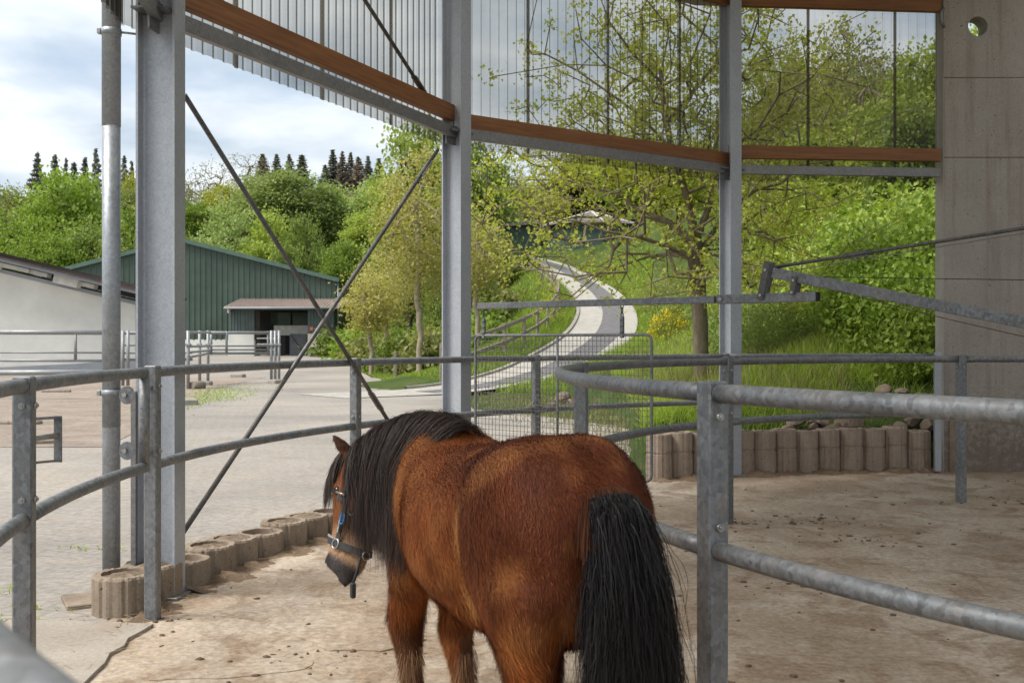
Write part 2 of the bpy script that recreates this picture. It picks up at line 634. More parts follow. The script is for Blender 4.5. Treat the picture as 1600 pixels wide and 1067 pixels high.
M_BARK = bark('bark_plane', (.11, .088, .060), (.27, .23, .16))
M_BARKDARK = bark('bark_dark', (.07, .052, .038), (.16, .125, .09))
M_BARKPALE = bark('bark_pale', (.26, .21, .14), (.47, .41, .30))
M_TWIG = bark('bark_twig', (.17, .14, .105), (.30, .25, .19))


def paint(name, c, rough=.55, metal=0, nz=.25, sc=2.0):
    t = MT(name, rough, metal, .4)
    n = t.noise(sc, 7, .65)
    t.col(t.mix(1, c, t.ramp(n, [(.3, 1 - nz), (.7, 1 + nz * .4)]), 'MULTIPLY'))
    return t.m


M_HALL = paint('green_sheet_metal', (.072, .108, .084), .5, .0, .3, .5)
M_HALLTRIM = paint('green_trim', (.10, .165, .13), .5)
M_RENDER = paint('white_render', (.78, .77, .72), .9, 0, .14, .6)
M_CREAM = paint('cream_render', (.70, .66, .47), .9, 0, .08, .5)
M_PLINTH = paint('grey_plinth', (.33, .35, .38), .85, 0, .2, .7)
M_TILE = paint('brown_roof_tile', (.095, .070, .060), .8, 0, .4, 2)
M_TILELIGHT = paint('pale_roof_tile', (.37, .29, .25), .8, 0, .3, 2)
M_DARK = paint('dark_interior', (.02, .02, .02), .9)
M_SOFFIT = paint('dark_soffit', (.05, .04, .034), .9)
M_GREYDOOR = paint('grey_board_door', (.10, .105, .115), .7, 0, .25, 3)
M_WHITE = paint('white_paint', (.75, .74, .70), .6)
M_GLASS = paint('window_pane', (.05, .07, .05), .08)
M_RED = paint('red_sign', (.65, .10, .07), .5)
M_ROOFPANEL = paint('roof_underside', (.50, .45, .38), .8, 0, .2, 1.0)
M_SHEDGREEN = paint('shed_green', (.055, .09, .08), .7)
M_SHEDROOF = paint('shed_tile', (.17, .135, .13), .8, 0, .3, 2)
M_SHEDRIDGE = paint('shed_ridge', (.52, .48, .45), .8)


def cladding():
    t = MT('translucent_sheet', .35, 0, .5)
    n = t.noise(2.5, 5, .6, t.coord((1, 1, .15)))
    tr = t.n('ShaderNodeBsdfTransparent')
    lw = t.n('ShaderNodeLayerWeight'); lw.inputs[0].default_value = .45
    k = t.ramp(lw.outputs['Facing'], [(0.0, (.64, .63, .60)), (.5, (.56, .55, .52)), (.72, (.25, .245, .23)), (.95, (.12, .12, .115))])
    t.l(t.mix(1, k, t.ramp(n, [(.3, .90), (.7, 1.06)]), 'MULTIPLY'), tr.inputs[0])
    t.col((.30, .295, .285))
    t.b.inputs['Roughness'].default_value = .45
    mx = t.n('ShaderNodeMixShader'); mx.inputs[0].default_value = .88
    t.l(t.b.outputs[0], mx.inputs[1]); t.l(tr.outputs[0], mx.inputs[2]); t.l(mx.outputs[0], t.o.inputs[0])
    return t.m


M_SHEET = cladding()


def lap_strip():
    t = MT('lap_dark_strip', .6)
    t.col((.22, .195, .165))
    tr = t.n('ShaderNodeBsdfTransparent'); tr.inputs[0].default_value = (.6, .56, .5, 1)
    mx = t.n('ShaderNodeMixShader'); mx.inputs[0].default_value = .62
    t.l(t.b.outputs[0], mx.inputs[1]); t.l(tr.outputs[0], mx.inputs[2]); t.l(mx.outputs[0], t.o.inputs[0])
    return t.m


M_LAPSTRIP = lap_strip()

exec_rng = np.random.default_rng(5)

# ================================================================== TERRAIN
ROAD = np.array([(-5.2, 28.6, 0.0), (-1.9, 31.2, .06), (.5, 33.6, .42), (2.1, 37, .95), (3.6, 43, 1.7), (4.5, 49, 2.5), (4.95, 55, 3.35), (4.95, 63, 4.55), (4.3, 72, 5.9), (3.0, 81, 7.4), (.6, 89, 8.7), (-3.2, 94.5, 9.6), (-9, 98, 10.3)])
TOE = np.array([(1.25, 10.6, 0), (1.7, 14, 0), (2.2, 20, 0), (1.9, 26, .0), (1.7, 30.5, .1), (3.0, 33.5, .45), (4.5, 36.8, .95), (5.9, 43, 1.7), (6.9, 49, 2.5), (7.4, 55, 3.35), (7.4, 63, 4.55), (6.8, 72, 5.9), (5.5, 82, 7.4), (3, 92, 8.9), (-3, 100, 10)])


def dense(P, step=.5):
    out = []
    # Catmull-Rom through the points
    Q = np.vstack([2 * P[0] - P[1], P, 2 * P[-1] - P[-2]])
    for i in range(1, len(Q) - 2):
        n = max(2, int(np.linalg.norm(Q[i + 1] - Q[i]) / step))
        for k in range(n):
            t = k / n
            out.append(.5 * ((2 * Q[i]) + (-Q[i - 1] + Q[i + 1]) * t + (2 * Q[i - 1] - 5 * Q[i] + 4 * Q[i + 1] - Q[i + 2]) * t * t + (-Q[i - 1] + 3 * Q[i] - 3 * Q[i + 1] + Q[i + 2]) * t ** 3))
    out.append(Q[-2])
    return np.array(out)


ROADD, TOED = dense(ROAD), dense(TOE)


def near_line(L, x, y):
    """distance, signed side (+ to the right of travel), z of the nearest point"""
    D = np.full(x.shape, 1e9); SD = np.zeros(x.shape); Z = np.zeros(x.shape)
    T = np.gradient(L[:, :2], axis=0); T /= np.linalg.norm(T, axis=1)[:, None]
    for p, t in zip(L, T):
        dx, dy = x - p[0], y - p[1]
        d = dx * dx + dy * dy
        m = d < D
        D = np.where(m, d, D); Z = np.where(m, p[2], Z)
        SD = np.where(m, dx * t[1] - dy * t[0], SD)
    return np.sqrt(D), SD, Z


def sst(a, b, x):
    t = np.clip((x - a) / (b - a), 0, 1)
    return t * t * (3 - 2 * t)


def ground_z(x, y):
    x = np.atleast_1d(np.asarray(x, float)); y = np.atleast_1d(np.asarray(y, float))
    base = .5 * np.clip((y - 44) / 36, 0, 1) - .07 * sst(40, 46, y) * sst(100, 90, y) + .085 * np.clip(y - 97, 0, 30) + .40 * np.clip(y - 127, 0, 42) + .01 * np.maximum(0, y - 169)
    dr, sr, zr = near_line(ROADD, x, y)
    dt, st_, zt = near_line(TOED, x, y)
    rr = np.hypot(x - C[0], y - C[1])
    w = np.where(sr > 0, 1.0, sst(8.5, 2.1, dr))
    w = w * sst(27.5, 31.5, y)
    z = base * (1 - w) + np.maximum(zr, 0) * w
    # far behind the bend of the road the hill goes on
    z = np.where((y > 92), np.maximum(z, base * .55 + 5.0 * sst(-24, -4, x)), z)
    # bank to the right of the toe line and round the back of the walker
    db = np.where(st_ > 0, dt, 0.0)
    db = np.minimum(db, np.maximum(rr - 7.08, 0) * 1.0)
    db = np.where(y < 4, 0, db)
    bank = .52 * (1 - np.exp(-db / .10)) + .34 * np.minimum(db, 14) + .10 * np.maximum(db - 14, 0)
    bank = np.where(y > 30, bank * .0 + .40 * np.minimum(db, 9) + .12 * np.maximum(db - 9, 0), bank)
    t30 = sst(26, 36, y)
    b1 = .52 * (1 - np.exp(-db / .10)) + .34 * np.minimum(db, 14) + .10 * np.maximum(db - 14, 0)
    b2 = .36 * np.minimum(db, 9) + .12 * np.maximum(db - 9, 0)
    z = z + b1 * (1 - t30) + b2 * t30
    und = (np.sin(x * .9 + y * .53) + np.sin(x * .37 - y * .81)) * .05
    z = z + und * sst(.3, 3, db)
    z = np.where(dr < 1.75, np.minimum(z, zr - .10), z)
    flat = sst(.35, .05, z)
    return z - .035 * flat


def gz(x, y):
    return float(ground_z(x, y)[0])


xs = np.concatenate([np.linspace(-420, -60, 25), np.linspace(-56, -8, 33), np.arange(-6.5, 10.5, .16), np.linspace(11, 30, 30), np.linspace(34, 420, 25)])
ys = np.concatenate([np.linspace(-60, -4, 10), np.arange(-2, 9, .8), np.arange(9, 17, .12), np.arange(17, 45, .5), np.arange(45, 110, 1.5), np.linspace(112, 260, 40), np.linspace(270, 900, 12)])
X, Y = np.meshgrid(xs, ys)
Z = ground_z(X.ravel(), Y.ravel())
nx, ny = len(xs), len(ys)
idx = np.arange(nx * ny).reshape(ny, nx)
fc = np.stack([idx[:-1, :-1], idx[:-1, 1:], idx[1:, 1:], idx[1:, :-1]], -1).reshape(-1, 4)
obj('ground', np_mesh('ground', np.column_stack([X.ravel(), Y.ravel(), Z]), fc, True), M_TERRAIN, kind='structure')


def sheet(name, poly, z, mat, step=None, jag=0.0, seed=0, thick=0.0, drape=False, **k):
    """a flat (or draped) sheet with an irregular outline"""
    rnd = random.Random(seed)
    pts = []
    for (a, b), (c, d) in zip(poly, poly[1:] + poly[:1]):
        n = max(1, int(math.hypot(c - a, d - b) / (step or 1e9)))
        for i in range(n):
            t = i / n
            pts.append((a + (c - a) * t + rnd.uniform(-jag, jag), b + (d - b) * t + rnd.uniform(-jag, jag)))
    bm = bmesh.new()
    vs = [bm.verts.new((x, y, z)) for x, y in pts]
    f = bm.faces.new(vs)
    if f.normal.z < 0 or True:
        bmesh.ops.recalc_face_normals(bm, faces=[f])
        f.normal_update()
        if f.normal.z < 0:
            f.normal_flip()
    if thick:
        r = bmesh.ops.extrude_face_region(bm, geom=[f])
        for v in [g for g in r['geom'] if isinstance(g, bmesh.types.BMVert)]:
            v.co.z += thick
        top = [g for g in r['geom'] if isinstance(g, bmesh.types.BMFace)]
        bmesh.ops.bevel(bm, geom=[e for g in top for e in g.edges], offset=min(thick * .8, .02), segments=2, affect='EDGES')
    me = bpy.data.meshes.new(name)
    bm.to_mesh(me); bm.free()
    return obj(name, me, mat, **k)


sheet('yard', [(-60, -12), (14, -12), (14, 5), (9, 10.8), (1.5, 12.2), (1.75, 15), (2.0, 18.2), (1.0, 20.5), (-.9, 23.4), (-1.2, 27.5), (-1.2, 31.0), (-2.3, 34.6), (-3.9, 37), (-5.6, 43), (-5.9, 44), (-60, 44)], .0, M_YARD, .5, .09, 3, kind='structure')
yf = sheet('yard_slope', [(-60, 44), (-5.9, 44), (-8.4, 55), (-11.5, 70), (-12.2, 81), (-60, 81)], .0, M_YARD, None, 0, 3, kind='structure')
for v in yf.data.vertices:
    v.co.z = (v.co.y - 44) / 36 * .5
sheet('sand_paddock', [(-60, 15.0), (-5.9, 15.0), (-6.5, 18.5), (-7.3, 22), (-8.3, 27.5), (-9.3, 33), (-9.9, 38.5), (-10.2, 43.5), (-60, 43.5)], .007, M_SAND, .6, .13, 4, kind='structure')
bm_ = MB()
n = 128
bm_.add([pol(360 * i / n, 7.02, .004) for i in range(n)], [tuple(range(n))])
bm_.obj('track_floor', M_FLOOR, kind='structure')

# road up the hill: kerb, pale paving, a dark strip of setts down the middle
T2 = np.gradient(ROADD[:, :2], axis=0); T2 /= np.linalg.norm(T2, axis=1)[:, None]
N2 = np.column_stack([T2[:, 1], -T2[:, 0]])                # to the right of travel


def strip(name, o0, o1, dz, mat, parent=None, h=None, cut=(0, None), **k):
    L = ROADD[cut[0]:cut[1]]; N = N2[cut[0]:cut[1]]
    cols = []
    for o in (o0, o1):
        cols.append(np.column_stack([L[:, :2] + N * o, np.maximum(L[:, 2], .0) + dz]))
    a, b = cols
    m = len(L)
    if h is None:
        v = np.vstack([a, b]); i = np.arange(m - 1)
        f = np.column_stack([i, i + m, i + m + 1, i + 1])
    else:
        lo = np.array([0, 0, h])
        v = np.vstack([a - lo, a, b, b - lo]); i = np.arange(m - 1)
        f = np.vstack([np.column_stack([i + j * m, i + (j + 1) * m, i + (j + 1) * m + 1, i + j * m + 1]) for j in range(3)])
    return obj(name, np_mesh(name, v, f, False), mat, parent, **k)


strip('road', -1.45, 1.35, .012, M_ROAD, kind='structure')
strip('road_dark_strip', -.30, .72, .02, M_ROADDARK, kind='structure', cut=(6, None))
strip('kerb', -1.60, -1.45, .09, M_KERB, kind='structure', h=.3, cut=(7, None))

# concrete apron under the gate and worn slabs on the track
ap = [pol(a, 6.72) for a in np.linspace(196, 177.5, 9)] + [pol(a, 7.55) for a in np.linspace(177, 197, 6)]
sheet('concrete_apron', [(p.x, p.y) for p in ap], -.01, M_APRON, .1, .018, 6, thick=.032, kind='structure')
sheet('concrete_slab', [(-1.70, 5.42), (-1.50, 5.60), (-1.28, 5.32), (-1.02, 5.02), (-.90, 4.92), (-.93, 4.78), (-1.2, 4.66), (-1.62, 4.62), (-1.74, 4.9)], -.01, M_FLOOR, .06, .014, 7, thick=.018, kind='structure')
sheet('concrete_slab', [(-1.34, 5.78), (-1.05, 6.0), (-.62, 5.75), (-.40, 5.25), (-.62, 5.05), (-.88, 5.06), (-1.1, 5.3), (-1.3, 5.52)], -.01, M_FLOOR, .06, .014, 8, thick=.021, kind='structure')

# ================================================================== STEEL COLUMNS
def i_section(h=.24, b=.14, tw=.010, tf=.014, r=.012):
    o = []
    for sx, sy in ((1, 1), (-1, 1), (-1, -1), (1, -1)):
        q = [(h / 2, b / 2), (h / 2 - tf, b / 2), (h / 2 - tf, tw / 2 + r), (h / 2 - tf - r * .3, tw / 2 + r * .3), (h / 2 - tf - r, tw / 2)]
        if sx * sy < 0:
            q = q[::-1]
        o += [(sx * x, sy * y) for x, y in q]
    return o


COLR = 6.975
COLS = {'c1': 172.1, 'c2': 140.1, 'c3': 110.0, 'c0': 201.5}


def make_column(name, a, label, top=5.6):
    p = pol(a, COLR)
    t = thing(name, label, 'column', p, 'steel columns round the horse walker')
    M = Matrix.Translation(p) @ rotz(R(a)).to_4x4()
    MB().prism(i_section(), .02, top, M).obj('shaft', M_COLUMN, t)
    MB().box(p + Vector((0, 0, .012)), (.32, .24, .02), rotz(R(a)), .004).obj('base_plate', M_GIRT, t)
    for z in (3.43,):
        q = p + rad(a) * .01
        MB().box(q + Vector((0, 0, z)), (.20, .30, .012), rotz(R(a))).box(q + Vector((0, 0, z - .06)), (.012, .26, .12), rotz(R(a))).obj('bracket', M_POST, t)
    return t


make_column('steel_column', COLS['c1'], 'wide galvanised steel column beside the zinc downpipe')
make_column('steel_column', COLS['c2'], 'galvanised steel column behind the pony\'s withers, where the brace rods meet')
make_column('steel_column', COLS['c3'], 'slim galvanised steel column in front of the leafy tree trunk')
make_column('steel_column', COLS['c0'], 'galvanised steel column at the near end of the gate bay')

# ------------------------------------------------------------------ girts, timber beams and translucent cladding
BAYS = [('c0', 'c1', 'bay over the open gate'), ('c1', 'c2', 'wide bay over the yard'), ('c2', 'c3', 'bay in front of the tree'), ('c3', 'w', 'bay beside the concrete wall')]


def node(k, r):
    if k == 'w':
        d = 12.16 + (r - 7.13)
        return Vector((4.97 / 12.2 * d * 1.0, d, 0))
    return pol(COLS[k], r)


def beam(name, a, b, z, w, h, mat, label, cat, grp, off=0.0, bev=.004):
    d = (b - a); L = d.length
    o = MB()
    c = (a + b) / 2 + Vector((0, 0, z))
    o.box(c, (L, w, h), frame(d), bev)
    return o.obj(name, mat, None, label=label, cat=cat, group=grp)


for k0, k1, where in BAYS:
    g0, g1 = node(k0, 6.99), node(k1, 6.99)
    zt_ = {'c0': 3.615, 'c1': 3.615, 'c2': 3.55, 'c3': 3.635}[k0]
    beam('steel_girt', g0, g1, 3.43, .055, .10, M_GIRT, 'grey steel girt along the bottom of the ' + where, 'girt', 'steel girts under the cladding')
    t0, t1 = node(k0, 7.03), node(k1, 7.03)
    beam('timber_beam', t0, t1, zt_, .07, .145, M_TIMBER, 'orange-brown timber rail just above the girt of the ' + where, 'timber beam', 'timber rails behind the cladding')
    beam('timber_beam', t0, t1, 5.36, .08, .165, M_TIMBER, 'orange-brown timber beam under the roof of the ' + where, 'timber beam', 'timber eaves beams')
    s0, s1 = node(k0, 7.19), node(k1, 7.19)
    cl = thing('translucent_cladding', 'smoky translucent corrugated cladding of the ' + where, 'cladding', (s0 + s1) / 2 + Vector((0, 0, 3.37)), 'translucent cladding')
    d = s1 - s0; L = d.length; u = d.normalized(); nrm = Vector((-u.y, u.x, 0))
    if nrm.dot(s0 - Vector((C[0], C[1], 0))) < 0:
        nrm = -nrm
    pitch = .104
    width = pitch * 10
    x = -.02; i = 0
    while x < L - .05:
        xe = min(x + width + .05, L)
        prof = []
        q = x
        while q < xe:
            for fr, hh in ((0, 0), (.70, 0), (.77, .020), (.93, .020)):
                xx = q + fr * pitch
                if xx <= xe:
                    prof.append((xx, hh))
            q += pitch
        off = .004 * (i % 2)
        rnd = random.Random(i * 7 + len(where))
        z0 = (3.365 if k1 == 'c1' or k0 == 'c1' else 3.335) + rnd.uniform(-.006, .006)
        vs = [s0 + u * a + nrm * (b + off) + Vector((0, 0, z0)) for a, b in prof] + [s0 + u * a + nrm * (b + off) + Vector((0, 0, 5.5)) for a, b in prof]
        m = len(prof)
        MB().add(vs, [(j, j + 1, m + j + 1, m + j) for j in range(m - 1)]).obj('sheet', M_SHEET, cl)
        # added strip that deepens the dimming where two sheets overlap
        if x > 0:
            c = s0 + u * (x + .025) + nrm * .03 + Vector((0, 0, 4.43))
            MB().box(c, (.032, .012, 2.12), frame(u)).obj('lap_dark_strip', M_LAPSTRIP, cl)
        x += width; i += 1

# roof over the walker: twelve facets under a ring eave (above the frame, it makes the shade)
def added_roof_light():  # unseen diffusing panels, added to brighten the track below
    t = MT('added_roof_light', .5)
    tr = t.n('ShaderNodeBsdfTranslucent'); tr.inputs[0].default_value = (.62, .62, .60, 1)
    t.l(tr.outputs[0], t.o.inputs[0])
    return t.m


M_ADDEDLIGHT = added_roof_light()
rt = thing('walker_roof', 'brown timber roof over the horse walker, its edge along the top', 'roof', (C[0], C[1], 5.5))
n = 12
a0 = COLS['c3']
for i in range(n):
    a, b = a0 + 30 * i, a0 + 30 * (i + 1)
    o = MB()
    vs = []
    for z in (0, .12):
        vs += [pol(a, 7.75, 5.50 + z), pol(b, 7.75, 5.50 + z), pol(b, .35, 7.15 + z), pol(a, .35, 7.15 + z)]
    o.add(vs, [(3, 2, 1, 0)] if i in (1, 4, 7, 10) else [(3, 2, 1, 0), (4, 5, 6, 7), (0, 1, 5, 4), (1, 2, 6, 5), (2, 3, 7, 6), (3, 0, 4, 7)])
    o.obj('added_roof_light' if i in (1, 4, 7, 10) else 'roof_panel', M_ADDEDLIGHT if i in (1, 4, 7, 10) else M_ROOFPANEL, rt)

# ------------------------------------------------------------------ bracing rods
def rod_dir(a, b, t):
    return a + (b - a) * t


def brace(label, A, B, turn_at, r=.0165, rod_mat=M_DARKSTEEL):
    t = thing('brace_rod', label, 'brace rod', B if B.z < A.z else A, 'bracing rods between the columns')
    MB().tube([A, B], r, 8).obj('rod', rod_mat, t)
    d = (B - A).normalized(); L = (B - A).length
    c = A + d * turn_at
    side = d.cross(Vector((0, 0, 1))).normalized()
    o = MB()
    for s in (-1, 1):
        o.tube([c - d * .13 + side * .004 * s, c - d * .10 + side * .024 * s, c + d * .10 + side * .024 * s, c + d * .13 + side * .004 * s], .007, 6)
    o.obj('turnbuckle', M_GIRT, t)
    for e in (-1, 1):
        MB().tube([c + d * .12 * e, c + d * .17 * e], .016, 8).obj('lock_nut', M_BOLT, t)
    return t


c1n, c2n = pol(COLS['c1'], 6.95), pol(COLS['c2'], 6.95)
def onseg(x, y, a, b):
    """the point of the vertical plane through a and b that the pixel (x, y) shows"""
    ux = (x - 800) / F
    d = b - a
    # (a.x + s d.x) = ux (a.y + s d.y)
    s = (ux * a.y - a.x) / (d.x - ux * d.y)
    p = a + d * s
    return Vector((p.x, p.y, PZ(y, p.y)))


bA, bB = pol(COLS['c1'], 7.02), pol(COLS['c2'], 7.02)
brace('dark brace rod falling from the wide column towards the pony\'s neck', onseg(288, 150, bA, bB), onseg(668, 757, bA, bB), 3.0)
bA2, bB2 = pol(COLS['c1'], 6.985), pol(COLS['c2'], 6.985)
brace('dark brace rod rising from the planter ring to a turnbuckle at the column', onseg(684, 236, bA2, bB2), onseg(284, 836, bA2, bB2), .30)
brace('upper brace rod in front of the cladding with turnbuckle at the timber rail', onseg(683, 178, bA, bB), onseg(440, -200, bA, bB), .38)

# ================================================================== FENCES
def arc(a0, a1, r, z, step=1.5):
    n = max(2, int(abs(a1 - a0) / step))
    return [pol(a0 + (a1 - a0) * i / n, r, z) for i in range(n + 1)]


def fence_post(parent, a, r, top, size=.07, z0=0.0, bolts=True, out=1):
    p = pol(a, r)
    M = rotz(R(a))
    o = MB().box(p + Vector((0, 0, (top + z0) / 2)), (size, size, top - z0), M, .006)
    po = o.obj('post', M_POST, parent)
    if bolts:
        for z in (ZU - .075, ZL + .075):
            for s in (-1, 1):
                q = p + M @ Vector((-size / 2 * out, 0, 0)) + Vector((0, 0, z)) + M @ Vector((0, s * 0, 0))
                d = M @ Vector((-1 * out, 0, 0))
                MB().tube([q - d * .004, q + d * .010], .013, 6).tube([q + d * .008, q + d * .016], .006, 8).obj('bolt', M_BOLT, po)
                break
            q = p + M @ Vector((0, -size / 2, z)); d = M @ Vector((0, -1, 0))
            MB().tube([q - d * .004, q + d * .010], .013, 6).tube([q + d * .008, q + d * .016], .006, 8).obj('bolt', M_BOLT, po)
            q = p + M @ Vector((0, size / 2, z)); d = M @ Vector((0, 1, 0))
            MB().tube([q - d * .004, q + d * .010], .013, 6).tube([q + d * .008, q + d * .016], .006, 8).obj('bolt', M_BOLT, po)
    return po


inner = thing('inner_fence', 'round galvanised tube fence curving in from the right, inside the walker', 'fence', (C[0], C[1], 0))
IP = [204.0, 163.7, 131.8, 98.2, 62, 26, -10, -46, -82, -118]
for a in IP:
    fence_post(inner, a, RI, ZU + .038, .075)
for i, a in enumerate(IP):
    b = IP[(i + 1) % len(IP)]
    if i == len(IP) - 1:
        b = IP[0] - 360
    g = .48
    MB().tube(arc(a - g, b + g, RI, ZU), .0305, 16).obj('top_rail', M_TUBE, inner)
    MB().tube(arc(a - g, b + g, RI, ZL), .0305, 16).obj('lower_rail', M_TUBE, inner)

outer = thing('outer_fence', 'curved galvanised tube fence along the outside of the track', 'fence', (C[0], C[1], 0))
OPS = [191.1, 176.4, 153.4, 132.7, 111.5, 90.0]
for a in OPS[:-1]:
    fence_post(outer, a, RO, ZU + .035, .07)
for a, b in zip(OPS[1:], OPS[2:]):
    for nm, z in (('top_rail', ZU), ('lower_rail', ZL)):
        MB().tube(arc(a - .3, b + .3, RO, z), .0285, 16).obj(nm, M_TUBE, outer)


def near_r(a):                                       # the fence runs a little wide where it passes the camera
    return RO + .15 * float(sst(196, 221, np.array(a))) + .008 * min(9, max(0.0, a - 221.2))


for a, b in ((205, 191.1), (245, 205)):
    for nm, z in (('top_rail', ZU), ('lower_rail', ZL)):
        k = int((a - b) / 1.2)
        MB().tube([pol(a - .3 + (b - a + .6) * i / k, near_r(a + (b - a) * i / k), z) for i in range(k + 1)], .0285, 16).obj(nm, M_TUBE, outer)
fence_post(outer, 205, near_r(205), ZU + .035, .07)
fence_post(outer, 245, near_r(245), ZU + .035, .07)

# the gate between the two posts at the left
gt = thing('fence_gate', 'curved tube gate between two square posts, hinged at the steel column', 'gate', pol(184, RO))
ga, gb = 190.5, 177.35
MB().tube(arc(ga, gb, RO, ZU), .0285, 16).obj('top_rail', M_TUBE, gt)
MB().tube(arc(ga, gb, RO, ZL), .0285, 16).obj('lower_rail', M_TUBE, gt)
MB().tube([pol(gb, RO, ZL - .02), pol(gb, RO, ZU - .02)], .0285, 16).obj('end_tube', M_TUBE, gt)
hp = pol(COLS['c1'] + 2.6, 7.03)
for z in (1.22, .93):
    q = pol(gb + .55, RO + .03, z)
    M = frame((q - Vector((0, 0, z))) - Vector((0, 0, 0)))
    o = MB()
    dirv = Vector((-.55, .30, 0)).normalized()
    pl = [Vector((q.x, q.y, z)) + Vector((-.035, 0, 0)) + Vector((math.cos(k * math.pi / 8) * .042, .004 * s, math.sin(k * math.pi / 8) * .048)) for s in (0, 1) for k in range(16)]
    o.add(pl, [tuple(reversed(range(16))), tuple(range(16, 32))] + [(k, (k + 1) % 16, 16 + (k + 1) % 16, 16 + k) for k in range(16)])
    h = o.obj('hinge_plate', M_POST, gt)
    MB().tube([q + Vector((-.045, -.018, 0)), q + Vector((-.045, .01, 0))], .013, 6).obj('bolt', M_BOLT, h)
# latch loop behind the left post
lp = pol(190.2, RO + .05)
o = MB()
for a_, b_ in (((.0, .0, 1.20), (.16, .0, 1.20)), ((.16, 0, 1.20), (.16, 0, 1.03)), ((.16, 0, 1.03), (.0, 0, 1.03))):
    tdir = Vector((.62, .78, 0)).normalized()
    A = lp + tdir * a_[0] + Vector((0, 0, a_[2])); B = lp + tdir * b_[0] + Vector((0, 0, b_[2]))
    o.box((A + B) / 2, ((B - A).length + .012, .03, .008), frame(B - A, (0, .3, 1) if abs((B - A).z) < .01 else (0, 1, 0)))
o.obj('latch_loop', M_POST, gt)
MB().tube([lp + Vector((0, 0, 1.12)), lp + Vector((.62, .78, 0)).normalized() * .16 + Vector((0, 0, 1.13))], .011, 8).obj('latch_bolt', M_BOLT, gt)

hpb = thing('hinge_post', 'thin flat steel bar between the zinc downpipe and the wide column', 'bar', (PX(209, 6.12), 6.12, 0))
MB().box((PX(209, 6.12), 6.12, .6), (.03, .02, 1.22), None, .002).obj('bar', M_GIRT, hpb)
MB().box((PX(209, 6.12), 6.12, .01), (.09, .08, .016), None, .002).obj('base_plate', M_GIRT, hpb)

# ------------------------------------------------------------------ zinc downpipe
dp = thing('downpipe', 'round zinc downpipe standing on the paving left of the wide column', 'downpipe', (PX(174, 6.15), 6.15, 0))
pc = Vector((PX(174, 6.15), 6.15, 0))
MB().tube([pc + Vector((0, 0, .02)), pc + Vector((0, 0, 1.35)), pc + Vector((0, 0, 1.352))], .0505, 24).obj('lower_pipe', M_PIPE, dp)
MB().tube([pc + Vector((0, 0, 1.0)), pc + Vector((0, 0, 2.80))], .0515, 24).obj('middle_pipe', M_PIPE, dp)
MB().tube([pc + Vector((0, 0, 2.76)), pc + Vector((0, 0, 5.4))], .0535, 24).obj('upper_pipe', M_PIPE, dp)
for z in (1.20, 3.31):
    o = MB().tube([pc + Vector((0, 0, z - .018)), pc + Vector((0, 0, z + .018))], .058, 24, caps=True)
    cl_ = o.obj('pipe_clip', M_PIPE, dp)
    MB().tube([pc + Vector((.05, 0, z)), pc + Vector((.16, .05, z))], .007, 8).obj('clip_stem', M_BOLT, cl_)
    MB().box(pc + Vector((-.062, -.02, z)), (.022, .03, .032), None, .003).obj('clip_lug', M_BOLT, cl_)
MB().box(pc + Vector((-.05, -.08, .012)), (.36, .30, .03), rotz(.5), .006).obj('foot_slab', M_RING, dp)

# ================================================================== CONCRETE WALL
wall = thing('concrete_wall', 'tall grey concrete wall with a round hole near its top', 'wall', (7.2, 12.1, 0))
WX0, WY, WT = 4.965, 12.06, .24
hx, hz, hr = PX(1528, WY), PZ(43, WY), .112
joints = [0, PZ(248, WY), PZ(123, WY), 5.75]
for i in range(3):
    z0, z1 = joints[i] + (.002 if i else 0), joints[i + 1] - .002
    x0, x1 = WX0, 8.35
    if i == 2:   # top panel with the round hole through it
        n = 32
        circ = [(hx + hr * math.cos(2 * math.pi * k / n), hz + hr * math.sin(2 * math.pi * k / n)) for k in range(n)]
        bm = bmesh.new()
        sides = []
        for yy in (WY, WY + WT):
            ci = [bm.verts.new((x, yy, z)) for x, z in circ]
            # outline points matched by angle
            oi = []
            for k in range(n):
                a = 2 * math.pi * k / n
                dx_, dz_ = math.cos(a), math.sin(a)
                tt = min([((x1 - hx) / dx_ if dx_ > 1e-6 else 1e9), ((x0 - hx) / dx_ if dx_ < -1e-6 else 1e9), ((z1 - hz) / dz_ if dz_ > 1e-6 else 1e9), ((z0 - hz) / dz_ if dz_ < -1e-6 else 1e9)])
                oi.append(bm.verts.new((hx + dx_ * tt, yy, hz + dz_ * tt)))
            sides.append((ci, oi))
        for q, (ci, oi) in enumerate(sides):
            for k in range(n):
                vs = [ci[k], ci[(k + 1) % n], oi[(k + 1) % n], oi[k]]
                bm.faces.new(vs if q else vs[::-1])
            for cx_, cz_ in ((x0, z0), (x0, z1), (x1, z0), (x1, z1)):
                # corner triangles
                an = math.atan2(cz_ - hz, cx_ - hx) % (2 * math.pi)
                k = int(an / (2 * math.pi) * n) % n
                a_, b_ = oi[k], oi[(k + 1) % n]
                yy = a_.co.y
                cv = bm.verts.new((cx_, yy, cz_))
                if (a_.co - b_.co).length > 1e-4:
                    bm.faces.new((a_, b_, cv))
        for k in range(n):
            bm.faces.new((sides[0][0][k], sides[1][0][k], sides[1][0][(k + 1) % n], sides[0][0][(k + 1) % n]))
        # end face of the panel
        e = [bm.verts.new(p) for p in ((x0, WY, z0), (x0, WY + WT, z0), (x0, WY + WT, z1), (x0, WY, z1))]
        bm.faces.new(e)
        bmesh.ops.recalc_face_normals(bm, faces=bm.faces)
        me = bpy.data.meshes.new('wall_panel'); bm.to_mesh(me); bm.free()
        obj('wall_panel', me, M_WALL, wall)
    else:
        MB().box(((x0 + x1) / 2, WY + WT / 2, (z0 + z1) / 2), (x1 - x0, WT, z1 - z0), None, .008).obj('wall_panel', M_WALL, wall)
